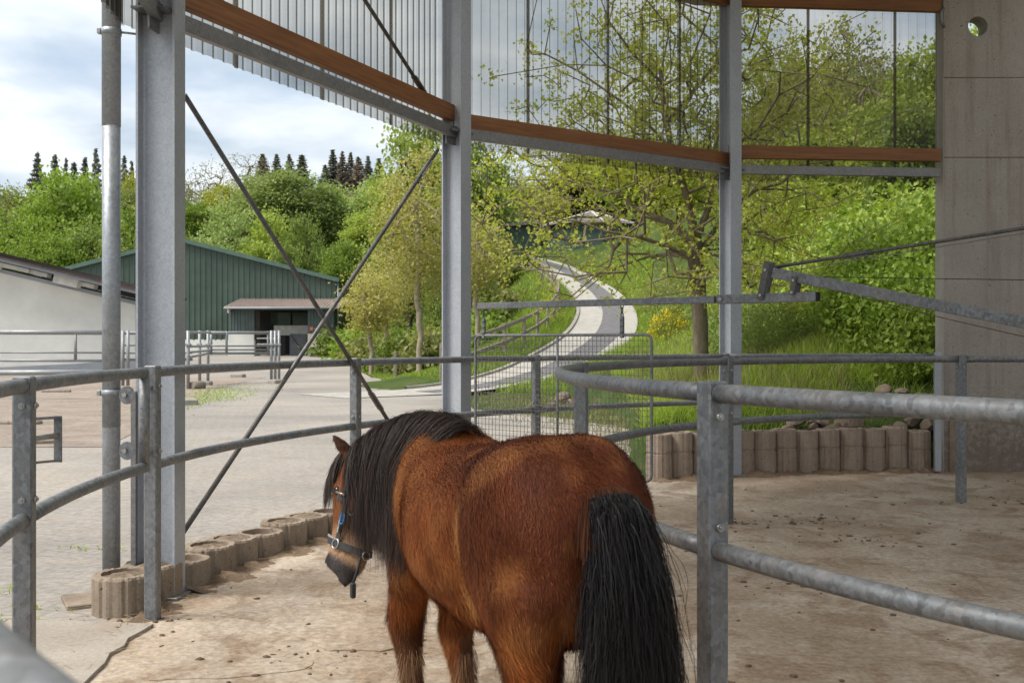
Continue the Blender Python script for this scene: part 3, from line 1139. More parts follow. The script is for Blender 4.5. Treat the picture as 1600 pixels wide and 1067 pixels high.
MB().box(((WX0 + 9.6) / 2, WY + WT / 2 + .02, 2.9), (9.6 - WX0 - .03, WT - .09, 5.6), None).obj('core', M_WALL, wall) if False else None
MB().box((WX0 - .003, WY + WT / 2, 2.86), (.008, WT - .012, 5.7), None).obj('end_face', M_WALLEDGE, wall)
MB().box((WX0 + .10, WY - .01, .42), (.09, .03, .84), None, .004).obj('kick_strip', M_RING, wall)
# lamp bracket / hook at the top left of the wall
MB().tube([(WX0 - .02, WY - .03, 5.32), (WX0 - .06, WY - .05, 5.26), (WX0 - .05, WY - .05, 5.15), (WX0 - .01, WY - .03, 5.10)], .02, 8).obj('gutter_elbow', M_GIRT, wall)
for k_, (a_, b_) in enumerate(((62, 32), (32, 2))):
    A, B = pol(a_, 7.55), pol(b_, 7.55)
    t_ = thing('concrete_wall', 'plain grey concrete wall bay, %s to the right of the wall with the hole' % ORD[k_], 'wall', (A + B) / 2, 'concrete walls of the walker')
    MB().box((A + B) / 2 + Vector((0, 0, 2.75)), ((B - A).length, .22, 5.5), frame(B - A), .01).obj('wall_panel', M_WALL, t_)
fp = thing('wall_post', 'slim grey steel upright fixed to the end of the concrete wall', 'post', (4.86, 12.0, 0))
MB().box((PX(1465, 11.98), 11.98, .70), (.075, .05, 1.36), None, .004).obj('upright', M_COLUMN, fp)

# ================================================================== PLANTER RINGS AND PALISADE
def ribbed(rout, rin, h, seed, ribs=18, fill=.05, notch=True):
    """local meshes: ribbed concrete ring and its fill of soil"""
    rnd = random.Random(seed)
    n = ribs * 4
    ring = MB(); rows = []
    prof = [(0, 1.03), (h * .18, 1.035), (h * .45, 1.02), (h * .565, 1.0), (h * .575, .955), (h * .60, .955), (h * .61, 1.0), (h - .014, 1.0), (h, .955)] if notch else [(0, 1.0), (h * .5, 1.0), (h - .015, 1.0), (h, .955)]
    ph = [rnd.uniform(.985, 1.015) for _ in range(n)]
    for z, k in prof:
        row = []
        for i in range(n):
            a = 2 * math.pi * i / n
            g = (.945 if notch else .965) if i % 4 == 0 else 1.0
            rr = rout * k * g * ph[i]
            row.append(Vector((rr * math.cos(a), rr * math.sin(a), z + (rnd.uniform(-.004, .004) if z > h * .9 else 0))))
        rows.append(row)
    rows.append([Vector((rin * math.cos(2 * math.pi * i / n), rin * math.sin(2 * math.pi * i / n), h + rnd.uniform(-.004, .002))) for i in range(n)])
    rows.append([Vector((rin * math.cos(2 * math.pi * i / n), rin * math.sin(2 * math.pi * i / n), h - .12)) for i in range(n)])
    ring.rings(rows, False, False)
    soil_ = MB()
    m = 24
    vs = [Vector((0, 0, h - fill + .02))]
    rk = (.25, .5, .75, 1.0)
    for rr in rk:
        for i in range(m):
            a = 2 * math.pi * i / m
            vs.append(Vector((rin * rr * math.cos(a), rin * rr * math.sin(a), h - fill + .02 * (1 - rr * rr) - .008 + rnd.uniform(-.007, .007))))
    fs = [(0, 1 + i, 1 + (i + 1) % m) for i in range(m)]
    for k in range(len(rk) - 1):
        fs += [(1 + k * m + i, 1 + (k + 1) * m + i, 1 + (k + 1) * m + (i + 1) % m, 1 + k * m + (i + 1) % m) for i in range(m)]
    soil_.add(vs, fs, True)
    return ring.mesh('shell'), soil_.mesh('soil')


PR = [ribbed(.168, .122, .235, s, 16, f, False) for s, f in ((1, .015), (2, .005), (3, .035))]
ang = [175.0, 172.2, 169.5] + [169.5 - 2.62 * (i + 1) for i in range(14)]
rnd = random.Random(11)
for i, a in enumerate(ang):
    rr = COLR + rnd.uniform(-.02, .02)
    p = pol(a, rr + (.05 if i == 0 else .02))
    if i == 0:
        lab = 'ribbed concrete planter ring at the foot of the wide column, beside the downpipe'
    elif i == 1:
        lab = 'concrete planter ring round the foot of the wide steel column'
    else:
        lab = '%s concrete planter ring to the right of the wide column, full of dry soil' % ORD[i - 2]
    t = thing('planter_ring', lab, 'planter', p + Vector((0, 0, (-.02 if i < 2 else -.05) - .014 * (i % 3))), 'planter rings edging the track', rnd.uniform(0, 6.28))
    sh, so = PR[i % 3]
    obj('shell', sh, M_RING, t); obj('soil', so, M_SOIL, t)

PL = [ribbed(.138, .09, .515, s, 10, .02) for s in (21, 22, 23)]
pa = [90.9 + 2.22 * i for i in range(13)]
for i, a in enumerate(pa):
    t = thing('palisade', '%s ribbed concrete palisade of the retaining row, counted from the concrete wall' % ORD[i], 'palisade', pol(a, 7.0 + rnd.uniform(-.012, .012)) + Vector((0, 0, rnd.uniform(-.03, .0) - (.03 if i == 0 else 0))), 'concrete palisades holding the bank', rnd.uniform(0, 6.28))
    sh, so = PL[i % 3]
    obj('shell', sh, M_PALI, t); obj('soil', so, M_SOIL, t)
t = thing('planter_ring', 'single concrete ring lying on top of the palisade row among the stones', 'planter', pol(97.2, 7.12) + Vector((0, 0, .52)), None, .3)
sh, so = ribbed(.165, .11, .12, 31, 14, .02, False)
obj('shell', sh, M_RING, t); obj('soil', so, M_SOIL, t)


def dirt_ridge(name, a0, a1, r0, w, h, label):
    m, k = int(abs(a1 - a0) * 3), 7
    rg_ = np.random.default_rng(int(abs(a0) * 10)); V = []
    aa_ = np.linspace(a0, a1, m)
    am = .55 + .45 * np.sin(aa_ * 1.3) * np.sin(aa_ * .47 + 1) + rg_.normal(0, .12, m)
    for i in range(m):
        for j in range(k):
            f = j / (k - 1)
            p = pol(aa_[i], r0 - w * f * (.6 + .6 * am[i]))
            V.append((p.x + rg_.normal(0, .008), p.y + rg_.normal(0, .008), max(-.01, h * am[i] * (1 - f) ** 1.7 + rg_.normal(0, .007) * (1 - f)) if j < k - 1 else -.012))
    i = np.arange((m - 1) * k).reshape(m - 1, k)[:, :-1].ravel()
    return obj(name, np_mesh(name, np.array(V), np.column_stack([i, i + 1, i + k + 1, i + k]), True), M_DIRT, kind='stuff', label=label, cat='dirt')


M_DIRT = soil('trodden_dirt', (.13, .088, .058), (.27, .195, .135))
dirt_ridge('dirt_ridge', 171.5, 128, 6.84, .24, .045, 'dark loose dirt heaped along the foot of the planter rings')
dirt_ridge('dirt_ridge', 119, 89.5, 6.90, .30, .06, 'dark loose dirt along the foot of the palisade row')
dirt_ridge('dirt_ridge', 178.5, 172, 6.88, .20, .045, 'dirt and straw round the foot of the gate post')


def rock(seed, size):
    r = random.Random(seed)
    bm = bmesh.new()
    bmesh.ops.create_icosphere(bm, subdivisions=2, radius=1)
    pl = [(Vector((r.uniform(-1, 1), r.uniform(-1, 1), r.uniform(-1, 1))).normalized(), r.uniform(.45, .8)) for _ in range(9)]
    for v in bm.verts:
        for nn_, d in pl:
            e = v.co.dot(nn_) - d
            if e > 0:
                v.co -= nn_ * e
        v.co += v.co * r.uniform(-.05, .05)
        v.co = Vector((v.co.x * size[0], v.co.y * size[1], v.co.z * size[2]))
    me = bpy.data.meshes.new('rock'); bm.to_mesh(me); bm.free()
    return me


rocks = [(1248, 652, 12.25, (.19, .13, .08)), (1282, 655, 12.3, (.15, .14, .09)), (1302, 662, 12.2, (.16, .11, .06)), (1325, 664, 12.2, (.14, .12, .10)), (1268, 664, 12.2, (.13, .1, .06)),
         (1408, 663, 12.3, (.17, .10, .09)), (1383, 606, 13.3, (.14, .12, .09)), (1410, 612, 13.2, (.16, .12, .09)), (1432, 618, 13.0, (.20, .14, .10)), (1450, 625, 12.8, (.18, .14, .13)),
         (1440, 640, 12.7, (.24, .12, .07)), (1452, 660, 12.4, (.20, .12, .10)), (1395, 628, 12.9, (.18, .12, .06)), (1365, 640, 12.7, (.14, .1, .07)), (1425, 652, 12.5, (.16, .12, .08)), (1230, 664, 12.2, (.12, .1, .06)),
         (880, 618, 15.2, (.20, .14, .10)), (862, 632, 14.4, (.16, .12, .07)), (897, 626, 14.8, (.17, .13, .09))]
for i, (x, y, d, sz) in enumerate(sorted(rocks)):
    X_ = PX(x, d); z = max(gz(X_, d), PZ(y, d) - .05)
    o = obj('stone', rock(40 + i, sz), M_STONE, label=('brown rubble stone lying on the bank, %s from the left' % ORD[i]) if i > 2 else ('%s pale stone on the ground behind the mesh gate, from the left' % ORD[i]), cat='stone', group='rubble stones above the palisade' if i > 2 else 'stones behind the mesh gate')
    o.location = (X_, d, z); o.rotation_euler = (rnd.uniform(-.3, .3), rnd.uniform(-.3, .3), rnd.uniform(0, 6))

# ================================================================== WALKER ARM AND HANGING GATE
E_ = Vector((-5.14, 4.15, 0)).normalized()            # outwards along the arm
SD = Vector((-E_.y, E_.x, 0))
C3 = Vector((C[0], C[1], 0))


def AP(r, z, s=0.0):
    return C3 + E_ * r + SD * s + Vector((0, 0, z))


def r_at(x):
    u = (x - 800) / F
    return (C[0] - u * C[1]) / (u * E_.y - E_.x)


arm = thing('walker_arm', 'galvanised arm of the horse walker with tension rods and hanging bar', 'walker arm', (C[0], C[1], 0))
rb0, rb1 = r_at(1277), r_at(748)
fa = frame(E_)
ZB = 1.815
MB().box((AP(rb0, ZB) + AP((rb0 + r_at(1128)) / 2, ZB) * 0 + (AP(r_at(1122), ZB) - AP(rb0, ZB)) / 2), ((AP(r_at(1122), ZB) - AP(rb0, ZB)).length, .06, .068), fa, .004).obj('inner_bar', M_POST, arm)
MB().box((AP(r_at(1118), ZB) + AP(rb1, ZB)) / 2 + Vector((0, 0, 0)), ((AP(rb1, ZB) - AP(r_at(1118), ZB)).length, .05, .054), fa, .004).obj('outer_bar', M_POST, arm)
q = AP(r_at(1129), ZB, 0) 
for s in (-1, 1):
    MB().tube([q + SD * .03 * s, q + SD * .045 * s], .015, 6).obj('bolt', M_BOLT, arm)
MB().box(AP(rb0 + .004, ZB) - E_ * .01, (.012, .056, .062), fa).obj('bar_cap', M_DARK, arm)
rt_ = r_at(1205)
A0, A1 = AP(rt_ - .02, PZ(428, AP(rt_, 0).y)), AP(r_at(1600), PZ(505, AP(r_at(1600), 0).y))
dA = (A1 - A0)
A2 = A0 + dA * (((rt_ - .25)) / (rt_ - r_at(1600)))
MB().box((A0 + A2) / 2, ((A2 - A0).length, .06, .075), frame(A2 - A0), .004).obj('sloping_arm', M_TUBE, arm)
# plates between the sloping arm and the bar
for xx, ytop, ybot, w in ((1197, 411, 470, .05), (1241, 434, 462, .04)):
    for s in (-1, 1):
        rr = r_at(xx)
        p1, p0 = AP(r_at(xx + (6 if xx < 1200 else 4)), PZ(ytop, AP(rr, 0).y), .042 * s), AP(r_at(xx - (6 if xx < 1200 else 0)), PZ(ybot, AP(rr, 0).y), .042 * s)
        pl_ = MB().box((p0 + p1) / 2, ((p1 - p0).length, .012, w), frame(p1 - p0, SD), .002)
        pl_ = MB().box((p0 + p1) / 2, ((p1 - p0).length, w, .01), frame(p1 - p0, SD), .002)
        po = pl_.obj('hanger_plate', M_DARKSTEEL, arm)
        for tq in (.12, .78):
            c = p0 + (p1 - p0) * tq
            MB().tube([c, c + SD * .014 * s], .011, 6).obj('bolt', M_BOLT, po)


def wire_to(x0, y0, x1, y1, r, nm, mat, sag=0.0, ext=True):
    p = AP(r_at(x0), PZ(y0, AP(r_at(x0), 0).y)); q_ = AP(r_at(x1), PZ(y1, AP(r_at(x1), 0).y))
    if ext:
        q_ = p + (q_ - p) * ((r_at(x0) - .08) / (r_at(x0) - r_at(x1)))
    pts = [p + (q_ - p) * t - Vector((0, 0, sag * 4 * t * (1 - t))) for t in np.linspace(0, 1, 12)]
    return MB().tube(pts, r, 8).obj(nm, mat, arm)


wire_to(1211, 419, 1600, 358, .0125, 'tension_rod', M_DARKSTEEL)
wire_to(1216, 428, 1600, 366, .003, 'wire_rope', M_WIRE)
wire_to(1262, 434, 1600, 439, .0025, 'cable', M_DARK)
wire_to(1285, 450, 1600, 513, .003, 'sagging_cable', M_CLOD, .06)
# turnbuckle in the tension rod
c = AP(r_at(1340), PZ(399, AP(r_at(1340), 0).y)); d_ = (AP(r_at(1600), PZ(358, AP(r_at(1600), 0).y)) - AP(r_at(1211), PZ(419, AP(r_at(1211), 0).y))).normalized()
o = MB()
for s in (-1, 1):
    o.box(c + Vector((0, 0, .016 * s)), (.17, .014, .010), frame(d_))
o.tube([c - d_ * .10, c - d_ * .07], .017, 6).tube([c + d_ * .07, c + d_ * .10], .017, 6)
o.obj('turnbuckle', M_DARKSTEEL, arm)
hk = AP(r_at(1209), PZ(424, AP(r_at(1209), 0).y))
MB().tube([hk + Vector((math.cos(k) * .012, 0, math.sin(k) * .03 + .0)) for k in np.linspace(0, 6.2, 12)], .004, 6).obj('shackle', M_DARKSTEEL, arm)
# the middle of the walker: mast and drum, outside the frame
MB().tube([(C[0], C[1], 0), (C[0], C[1], 2.75)], .11, 20).obj('mast', M_COLUMN, arm)
MB().tube([(C[0], C[1], 1.0), (C[0], C[1], 1.35)], .30, 24).obj('drum', M_GIRT, arm)

mg = thing('mesh_gate', 'wire mesh pusher gate hanging from the bar across the track', 'mesh gate', AP(5.7, .35), None)
gr0, gr1 = r_at(1018), r_at(743)                       # right and left ends
gz1, gz0 = 1.553, .40
rc = .05
pts = []
def corner(r, z, a0):
    return [AP(r + math.cos(a0 + k * math.pi / 8) * 0, z) for k in range(1)]
def rnd_corner(rc_, zc_, a0, a1):
    return [AP(rc_ + rc * math.cos(a), zc_ + rc * math.sin(a)) for a in np.linspace(a0, a1, 6)]
pts = rnd_corner(gr1 - rc, gz1 - rc, 0, math.pi / 2) + rnd_corner(gr0 + rc, gz1 - rc, math.pi / 2, math.pi) + rnd_corner(gr0 + rc, gz0 + rc, math.pi, 1.5 * math.pi) + rnd_corner(gr1 - rc, gz0 + rc, 1.5 * math.pi, 2 * math.pi)
MB().tube(pts, .0125, 10, close=True).obj('frame', M_POST, mg)
rm = r_at(871)
MB().tube([AP(rm, gz0), AP(rm, gz1)], .011, 10).obj('middle_upright', M_POST, mg)
o = MB()
nw = 46
for i in range(1, nw):
    r = gr0 + (gr1 - gr0) * i / nw
    jit = exec_rng.normal(0, .0012, 3)
    o.tube([AP(r + jit[0], gz0, .004), AP(r + jit[1], (gz0 + gz1) / 2, .004), AP(r + jit[2], gz1, .004)], .0024, 4, False)
nh = int((gz1 - gz0) / .0455)
for i in range(1, nh):
    z = gz0 + (gz1 - gz0) * i / nh
    o.tube([AP(gr0, z, -.001), AP((gr0 + gr1) / 2, z + exec_rng.normal(0, .001), -.001), AP(gr1, z, -.001)], .0024, 4, False)
o.obj('wire_mesh', M_WIRE, mg)
for x in (756, 972):
    r = r_at(x)
    top = ZB - .027
    h = MB()
    for k, zc_ in enumerate((top - .005, top - .04, top - .075)):
        a_ = SD if k % 2 else E_
        h.tube([AP(r, zc_) + a_ * math.cos(t) * .011 + Vector((0, 0, math.sin(t) * .022)) for t in np.linspace(0, 2 * math.pi, 12, False)], .0045, 6, close=True)
    h.obj('chain', M_DARKSTEEL, mg)
    zt = top - .095
    hb = MB().box(AP(r, (zt + gz1) / 2 - .01, .012), (.028, .006, zt - gz1 + .03), fa, .002).box(AP(r, (zt + gz1) / 2 - .01, -.012), (.028, .006, zt - gz1 + .03), fa, .002)
    ho = hb.obj('hanger', M_POST, mg)
    for z in (zt - .02, zt - .07, gz1 + .02):
        MB().tube([AP(r, z, -.024), AP(r, z, .024)], .006, 8).obj('bolt', M_DARKSTEEL, ho)

# ================================================================== PONY
rngp = np.random.default_rng(77)
PA = math.atan2(.905, -.425)
_f = Vector((math.cos(PA), math.sin(PA), 0))
PO = Vector((-.245, 3.90, 0)) - _f * .46
pony = thing('pony', 'bay pony with thick black mane and tail, seen from behind, head lowered', 'pony', PO, None, PA)


def interp(keys, t):
    ks = [k[0] for k in keys]
    return [float(np.interp(t, ks, [k[i] for k in keys])) for i in range(1, len(keys[0]))]


def smooth_keys(keys, n=24):
    K = np.array(keys, float)
    # Catmull-Rom through the rows, parameter = first column kept
    Q = np.vstack([2 * K[0] - K[1], K, 2 * K[-1] - K[-2]])
    out = []
    for i in range(1, len(Q) - 2):
        for k in range(4):
            t = k / 4
            out.append(.5 * ((2 * Q[i]) + (-Q[i - 1] + Q[i + 1]) * t + (2 * Q[i - 1] - 5 * Q[i] + 4 * Q[i + 1] - Q[i + 2]) * t * t + (-Q[i - 1] + 3 * Q[i] - 3 * Q[i + 1] + Q[i + 2]) * t ** 3))
    out.append(K[-1])
    return np.array(out)


body = MB()
NS = 28
# trunk: x, z centre, half height, half width, roundness of the upper half
TR = [(-.715, .91, .06, .05), (-.70, .915, .15, .13), (-.655, .925, .232, .195), (-.57, .93, .288, .248), (-.46, .93, .308, .270), (-.32, .912, .306, .277), (-.16, .880, .300, .285),
      (.02, .872, .284, .283), (.18, .876, .276, .268), (.32, .888, .288, .232), (.43, .910, .288, .200), (.54, .91, .258, .172), (.63, .90, .19, .138), (.685, .90, .09, .072)]
rows = []
for x, zc_, hh, hw in smooth_keys(TR):
    row = []
    for k in range(NS):
        a = 2 * math.pi * k / NS
        ca, sa = math.cos(a), math.sin(a)
        p = 2.35
        rr = (abs(ca) ** p + abs(sa) ** p) ** (-1 / p)
        z = sa * rr * max(hh, .01); y = ca * rr * max(hw, .01)
        if sa > 0 and x < -.25:                       # croup: a soft crease along the spine between two round quarters
            z -= .014 * math.exp(-(y / .05) ** 2) * sst(-.2, -.45, np.array(x))
        row.append(Vector((x, y, zc_ + z)))
    rows.append(row)
body.rings(rows)


def limb(keys, n=16):
    """keys: x, y, z, half length (x), half width (y); rings lie flat"""
    rows = []
    for x, y, z, a, b in smooth_keys(keys):
        rows.append([Vector((x + max(a, .008) * math.cos(2 * math.pi * k / n), y + max(b, .008) * math.sin(2 * math.pi * k / n), z)) for k in range(n)])
    body.rings(rows)


for s, dx_ in ((1, 0.0), (-1, -.06)):
    limb([(-.43 + dx_ * .2, .09 * s, 1.05, .09, .05), (-.45 + dx_ * .3, .128 * s, .93, .185, .105), (-.475 + dx_ * .3, .145 * s, .84, .208, .120), (-.50 + dx_ * .5, .150 * s, .74, .180, .118), (-.525 + dx_ * .7, .14 * s, .62, .115, .090), (-.545 + dx_, .135 * s, .52, .084, .070),
          (-.56 + dx_, .15 * s, .43, .076, .056), (-.57 + dx_, .15 * s, .385, .066, .050), (-.555 + dx_, .15 * s, .32, .046, .042), (-.54 + dx_, .15 * s, .22, .041, .039), (-.53 + dx_, .15 * s, .15, .052, .048), (-.505 + dx_, .15 * s, .10, .046, .045), (-.485 + dx_, .15 * s, .065, .056, .052), (-.47 + dx_, .15 * s, .0, .070, .062)])
for s, dx_ in ((1, .09), (-.55, -.03)):
    limb([(.44, .06 * s, 1.0, .09, .05), (.44, .085 * s, .90, .125, .075), (.44 + dx_ * .3, .105 * s, .78, .150, .094), (.46 + dx_ * .5, .108 * s, .68, .118, .088), (.485 + dx_ * .7, .105 * s, .58, .088, .074), (.515 + dx_, .10 * s, .48, .070, .062),
          (.53 + dx_, .10 * s, .41, .070, .064), (.51 + dx_, .10 * s, .35, .058, .054), (.47 + dx_, .105 * s, .26, .045, .043), (.44 + dx_, .11 * s, .16, .048, .046), (.475 + dx_, .15 * s, .11, .044, .044), (.49 + dx_, .15 * s, .065, .055, .052), (.50 + dx_, .15 * s, .0, .068, .062)])

# neck, bent to the left
NK = [(0, .34, .000, .915, .27, .175), (.25, .50, .012, .955, .255, .155), (.5, .655, .045, .980, .216, .128), (.75, .79, .100, .970, .175, .105), (1.0, .905, .165, .935, .132, .090)]
NKS = smooth_keys(NK)


def neck_frame(t):
    c = np.array([np.interp(t, NKS[:, 0], NKS[:, i]) for i in range(1, 6)])
    e = .02
    c1 = np.array([np.interp(min(t + e, 1), NKS[:, 0], NKS[:, i]) for i in range(1, 4)]); c0 = np.array([np.interp(max(t - e, 0), NKS[:, 0], NKS[:, i]) for i in range(1, 4)])
    tan = Vector(c1 - c0).normalized()
    left = Vector((0, 0, 1)).cross(tan).normalized(); up = tan.cross(left)
    return Vector(c[:3]), tan, left, up, c[3], c[4]


rows = []
for t in NKS[:, 0]:
    c, tan, left, up, hh, hw = neck_frame(t)
    row = []
    for k in range(NS):
        a = 2 * math.pi * k / NS
        wd = hw * (1 - .30 * max(0, math.sin(a)))      # narrower crest
        row.append(c + left * math.cos(a) * wd + up * math.sin(a) * hh)
    rows.append(row)
body.rings(rows)

# head
HP, HM = Vector((.925, .175, .995)), Vector((.845, .285, .565))
HL = (HM - HP).normalized(); HLEN = (HM - HP).length
_n = Vector((.86, .50, 0)); HN = (_n - HL * _n.dot(HL)).normalized(); HW_ = (-HL).cross(HN).normalized()
#      t(m)  front  depth/2  half width
HK = [(-.055, .050, .055, .050), (-.02, .078, .085, .080), (.05, .098, .115, .092), (.12, .104, .130, .098), (.19, .097, .128, .088), (.26, .090, .115, .072), (.33, .086, .098, .062), (.39, .088, .094, .064), (.43, .082, .088, .064), (.465, .058, .066, .054), (.49, .018, .030, .030)]
HK = [(t * .90, a, b, c) for t, a, b, c in HK]
HKS = smooth_keys(HK)


def head_pt(t, a, off=0.0):
    """a: 0 = face front, +90 = left cheek"""
    fr, dp_, hw = [np.interp(t, HKS[:, 0], HKS[:, i]) for i in (1, 2, 3)]
    c = HP + HL * t + HN * (fr - dp_)
    ca, sa = math.cos(R(a)), math.sin(R(a))
    return c + HN * ca * (dp_ + off) + HW_ * sa * (hw + off) * (1 - .18 * max(0, -ca) - .10 * max(0, ca))


rows = [[head_pt(t, 360 * k / NS) for k in range(NS)] for t in HKS[:, 0]]
body.rings(rows)


def blob(c, r, squash=(1, 1, 1), n=10):
    rows = []
    for i in range(n):
        th = math.pi * (i + .5) / n
        rows.append([c + Vector((r * squash[0] * math.sin(th) * math.cos(2 * math.pi * k / 12), r * squash[1] * math.sin(th) * math.sin(2 * math.pi * k / 12), r * squash[2] * math.cos(th))) for k in range(12)])
    body.rings(rows)


for s in (1, -1):                                       # brow, cheek, nostril rim
    blob(head_pt(.105, 48 * s, -.020), .034)
    blob(head_pt(.16, 112 * s, -.035), .062)
    blob(head_pt(.385, 46 * s, -.016), .030)
blob(head_pt(.44, 150, -.02), .034)

# ears: cupped leaf shapes rooted in the poll
for s in (1, -1):
    base = head_pt(-.028, 62 * s, -.02)
    tip = base + HW_ * (.050 * s) + HN * .055 + Vector((0, 0, .105))
    if s == 1:
        tip = base + HW_ * .045 + HN * .085 + Vector((0, 0, .085))
    ax = (tip - base); L_ = ax.length; ax.normalize()
    sd_ = ax.cross(HN).normalized(); th_ = ax.cross(sd_)
    rows = []
    for t, w in ((0, .028), (.2, .034), (.45, .038), (.7, .028), (.9, .013), (1, .004)):
        row = []
        for k in range(12):
            a = 2 * math.pi * k / 12
            row.append(base + ax * L_ * t + sd_ * math.cos(a) * w + th_ * math.sin(a) * w * .42)
        rows.append(row)
    body.rings(rows)

tmp = bpy.data.objects.new('pony_tmp', body.mesh('pony_tmp'))
COL.objects.link(tmp)
m_ = tmp.modifiers.new('r', 'REMESH'); m_.mode = 'VOXEL'; m_.voxel_size = .0105; m_.use_smooth_shade = True
m_ = tmp.modifiers.new('s', 'SMOOTH'); m_.factor = .5; m_.iterations = 16
dg = bpy.context.evaluated_depsgraph_get()
pm = bpy.data.meshes.new_from_object(tmp.evaluated_get(dg))
bpy.data.objects.remove(tmp)
pm.name = 'body'
NV = len(pm.vertices)
pv = np.zeros(NV * 3, np.float32); pm.vertices.foreach_get('co', pv); pv = pv.reshape(-1, 3)
# muscle hollows and folds of the coat: push vertices along their normals
pn = np.zeros(NV * 3, np.float32); pm.vertices.foreach_get('normal', pn); pn = pn.reshape(-1, 3)


def vnoise(p, f, seed=0):
    r_ = np.random.default_rng(seed); out = np.zeros(len(p))
    for i in range(5):
        k = r_.normal(size=3); k /= np.linalg.norm(k)
        out += np.sin(p @ k * f * r_.uniform(.7, 1.5) + r_.uniform(0, 6.28))
    return out / 2.6


px_, py_, pz_ = pv[:, 0], pv[:, 1], pv[:, 2]
disp = .004 * vnoise(pv, 14, 3) + .0022 * vnoise(pv, 34, 4)
# hollow of the flank in front of the thigh, groove behind the elbow, groove between the thighs
disp -= .030 * np.exp(-(((px_ + .29) / .05) ** 2 + ((pz_ - .80) / .20) ** 2)) * (np.abs(py_) > .12)
disp -= .016 * np.exp(-(((px_ - .27) / .05) ** 2 + ((pz_ - .78) / .18) ** 2)) * (np.abs(py_) > .10)
disp += .014 * np.exp(-(((px_ - .42) / .10) ** 2 + ((pz_ - .92) / .14) ** 2)) * (np.abs(py_) > .10)
disp += .012 * np.exp(-(((px_ + .33) / .06) ** 2 + ((pz_ - 1.13) / .05) ** 2)) * (np.abs(py_) > .10)      # point of the hip
disp -= .010 * np.exp(-(((px_ + .50) / .03) ** 2)) * sst(1.15, 1.0, pz_) * sst(.62, .75, pz_) * (np.abs(py_) > .14)  # hamstring groove
disp -= .010 * np.exp(-(((px_ - .10) / .16) ** 2 + ((pz_ - 1.06) / .06) ** 2)) * (np.abs(py_) > .10)
disp -= .05 * np.exp(-((py_ / .03) ** 2)) * (px_ < -.60) * (pz_ < .86)
pv2 = pv + pn * disp[:, None]
pm.vertices.foreach_set('co', pv2.astype(np.float32).ravel()); pm.update()


def coat(p):
    """colour of the coat at points in the pony's own frame"""
    x, y, z = p[:, 0], p[:, 1], p[:, 2]
    n1_ = vnoise(p, 9, 12); n2_ = vnoise(p, 28, 13)
    base = np.array([.245, .071, .0185]); dark = np.array([.092, .0235, .0090]); light = np.array([.52, .215, .066]); golden = np.array([.66, .33, .11])
    c = np.tile(base, (len(p), 1))

    def mixin(col, w):
        nonlocal c
        w = np.clip(w, 0, 1)[:, None]
        c = c * (1 - w) + col * w
    mixin(dark, .75 * sst(1.02, 1.20, z + .03 * n1_) * sst(.30, .0, x))                         # croup and back
    mixin(dark, .55 * sst(-.50, -.68, x) * sst(.6, .8, z))
    mixin(dark, .85 * sst(-.08, -.42, x) * sst(.60, 1.0, z) * np.clip(.85 + .4 * n1_, 0, 1))
    mixin(light, .85 * np.exp(-(((x - .40) / .13) ** 2 + ((z - .92) / .25) ** 2)) * (.75 + .4 * n1_))   # shoulder
    mixin(golden, .55 * np.clip(.7 + .8 * n2_, 0, 1) * np.exp(-(((x + .285 + .05 * (z - .8) + .012 * n1_) / .026) ** 2)) * sst(.55, .72, z) * sst(1.12, .95, z) * (np.abs(y) > .1))  # flank fold
    mixin(light, .5 * np.exp(-(((x - .16) / .14) ** 2 + ((z - .68) / .14) ** 2)) * (.6 + .7 * n1_))
    mixin(dark, .35 * np.clip(n1_ - .2, 0, 1))
    mixin(light, .30 * np.clip(-n2_ - .1, 0, 1))
    low = sst(.52, .34, z) * (np.abs(y) > .04) * ((x > .36) | (x < -.40)) * (x < .62)
    mixin(np.array([.075, .036, .020]), .8 * low)
    mixin(np.array([.27, .155, .085]), sst(.36, .20, z) * .5 * (x > .36) * (x < .62))
    # head
    hp = np.array(HP); hl = np.array(HL); hn = np.array(HN); hw_ = np.array(HW_)
    r_ = p - hp; t = r_ @ hl; f = r_ @ hn; w_ = r_ @ hw_
    head = (x > .72) & (t > -.10) & (np.abs(w_) < .16) & (np.abs(f) < .25)
    mixin(np.array([.26, .095, .032]), head * .8 * sst(.0, .1, t))
    mixin(np.array([.48, .30, .18]), head * sst(.22, .30, t) * .9)
    mixin(np.array([.070, .062, .060]), head * np.clip(sst(.365, .405, t - .06 * np.clip(f / .09, -1, 1) ** 1.0 * 0 + .02 * n2_) + 0, 0, 1))
    ne = np.array(head_pt(.372, 58))
    mixin(np.array([.03, .028, .03]), 1.3 * np.exp(-(np.linalg.norm(p - ne, axis=1) / .020) ** 2))
    ear = (x > .72) & (z > 1.06)
    mixin(np.array([.05, .026, .016]), ear * .9)
    hoof = z < .06
    mixin(np.array([.06, .05, .045]), hoof * 1.0)
    return c


pc_ = coat(pv2)
at = pm.attributes.new('coat', 'FLOAT_COLOR', 'POINT'); at.data.foreach_set('color', np.hstack([pc_, np.ones((NV, 1))]).astype(np.float32).ravel())
pm.polygons.foreach_set('use_smooth', np.ones(len(pm.polygons), bool))


def fur_mat(name, attr=None, a=None, b=None, rough=.5, spec=.3, sheen=0.0):
    t = MT(name, rough, 0, spec)
    if attr:
        c = t.attr(attr, 'Color')
        n = t.noise(140, 3, .6, t.coord((1, 1, .35)))
        c = t.mix(.4, c, t.mix(1, c, t.ramp(n, [(.3, .5), (.7, 1.4)]), 'MULTIPLY'))
        t.bump(n, .4, .004)
    else:
        c = t.ramp(t.attr('v'), [(0.0, a), (1.0, b)])
    t.col(c)
    return t.m


M_COAT = fur_mat('coat_skin', 'coat', rough=.6, spec=.2)


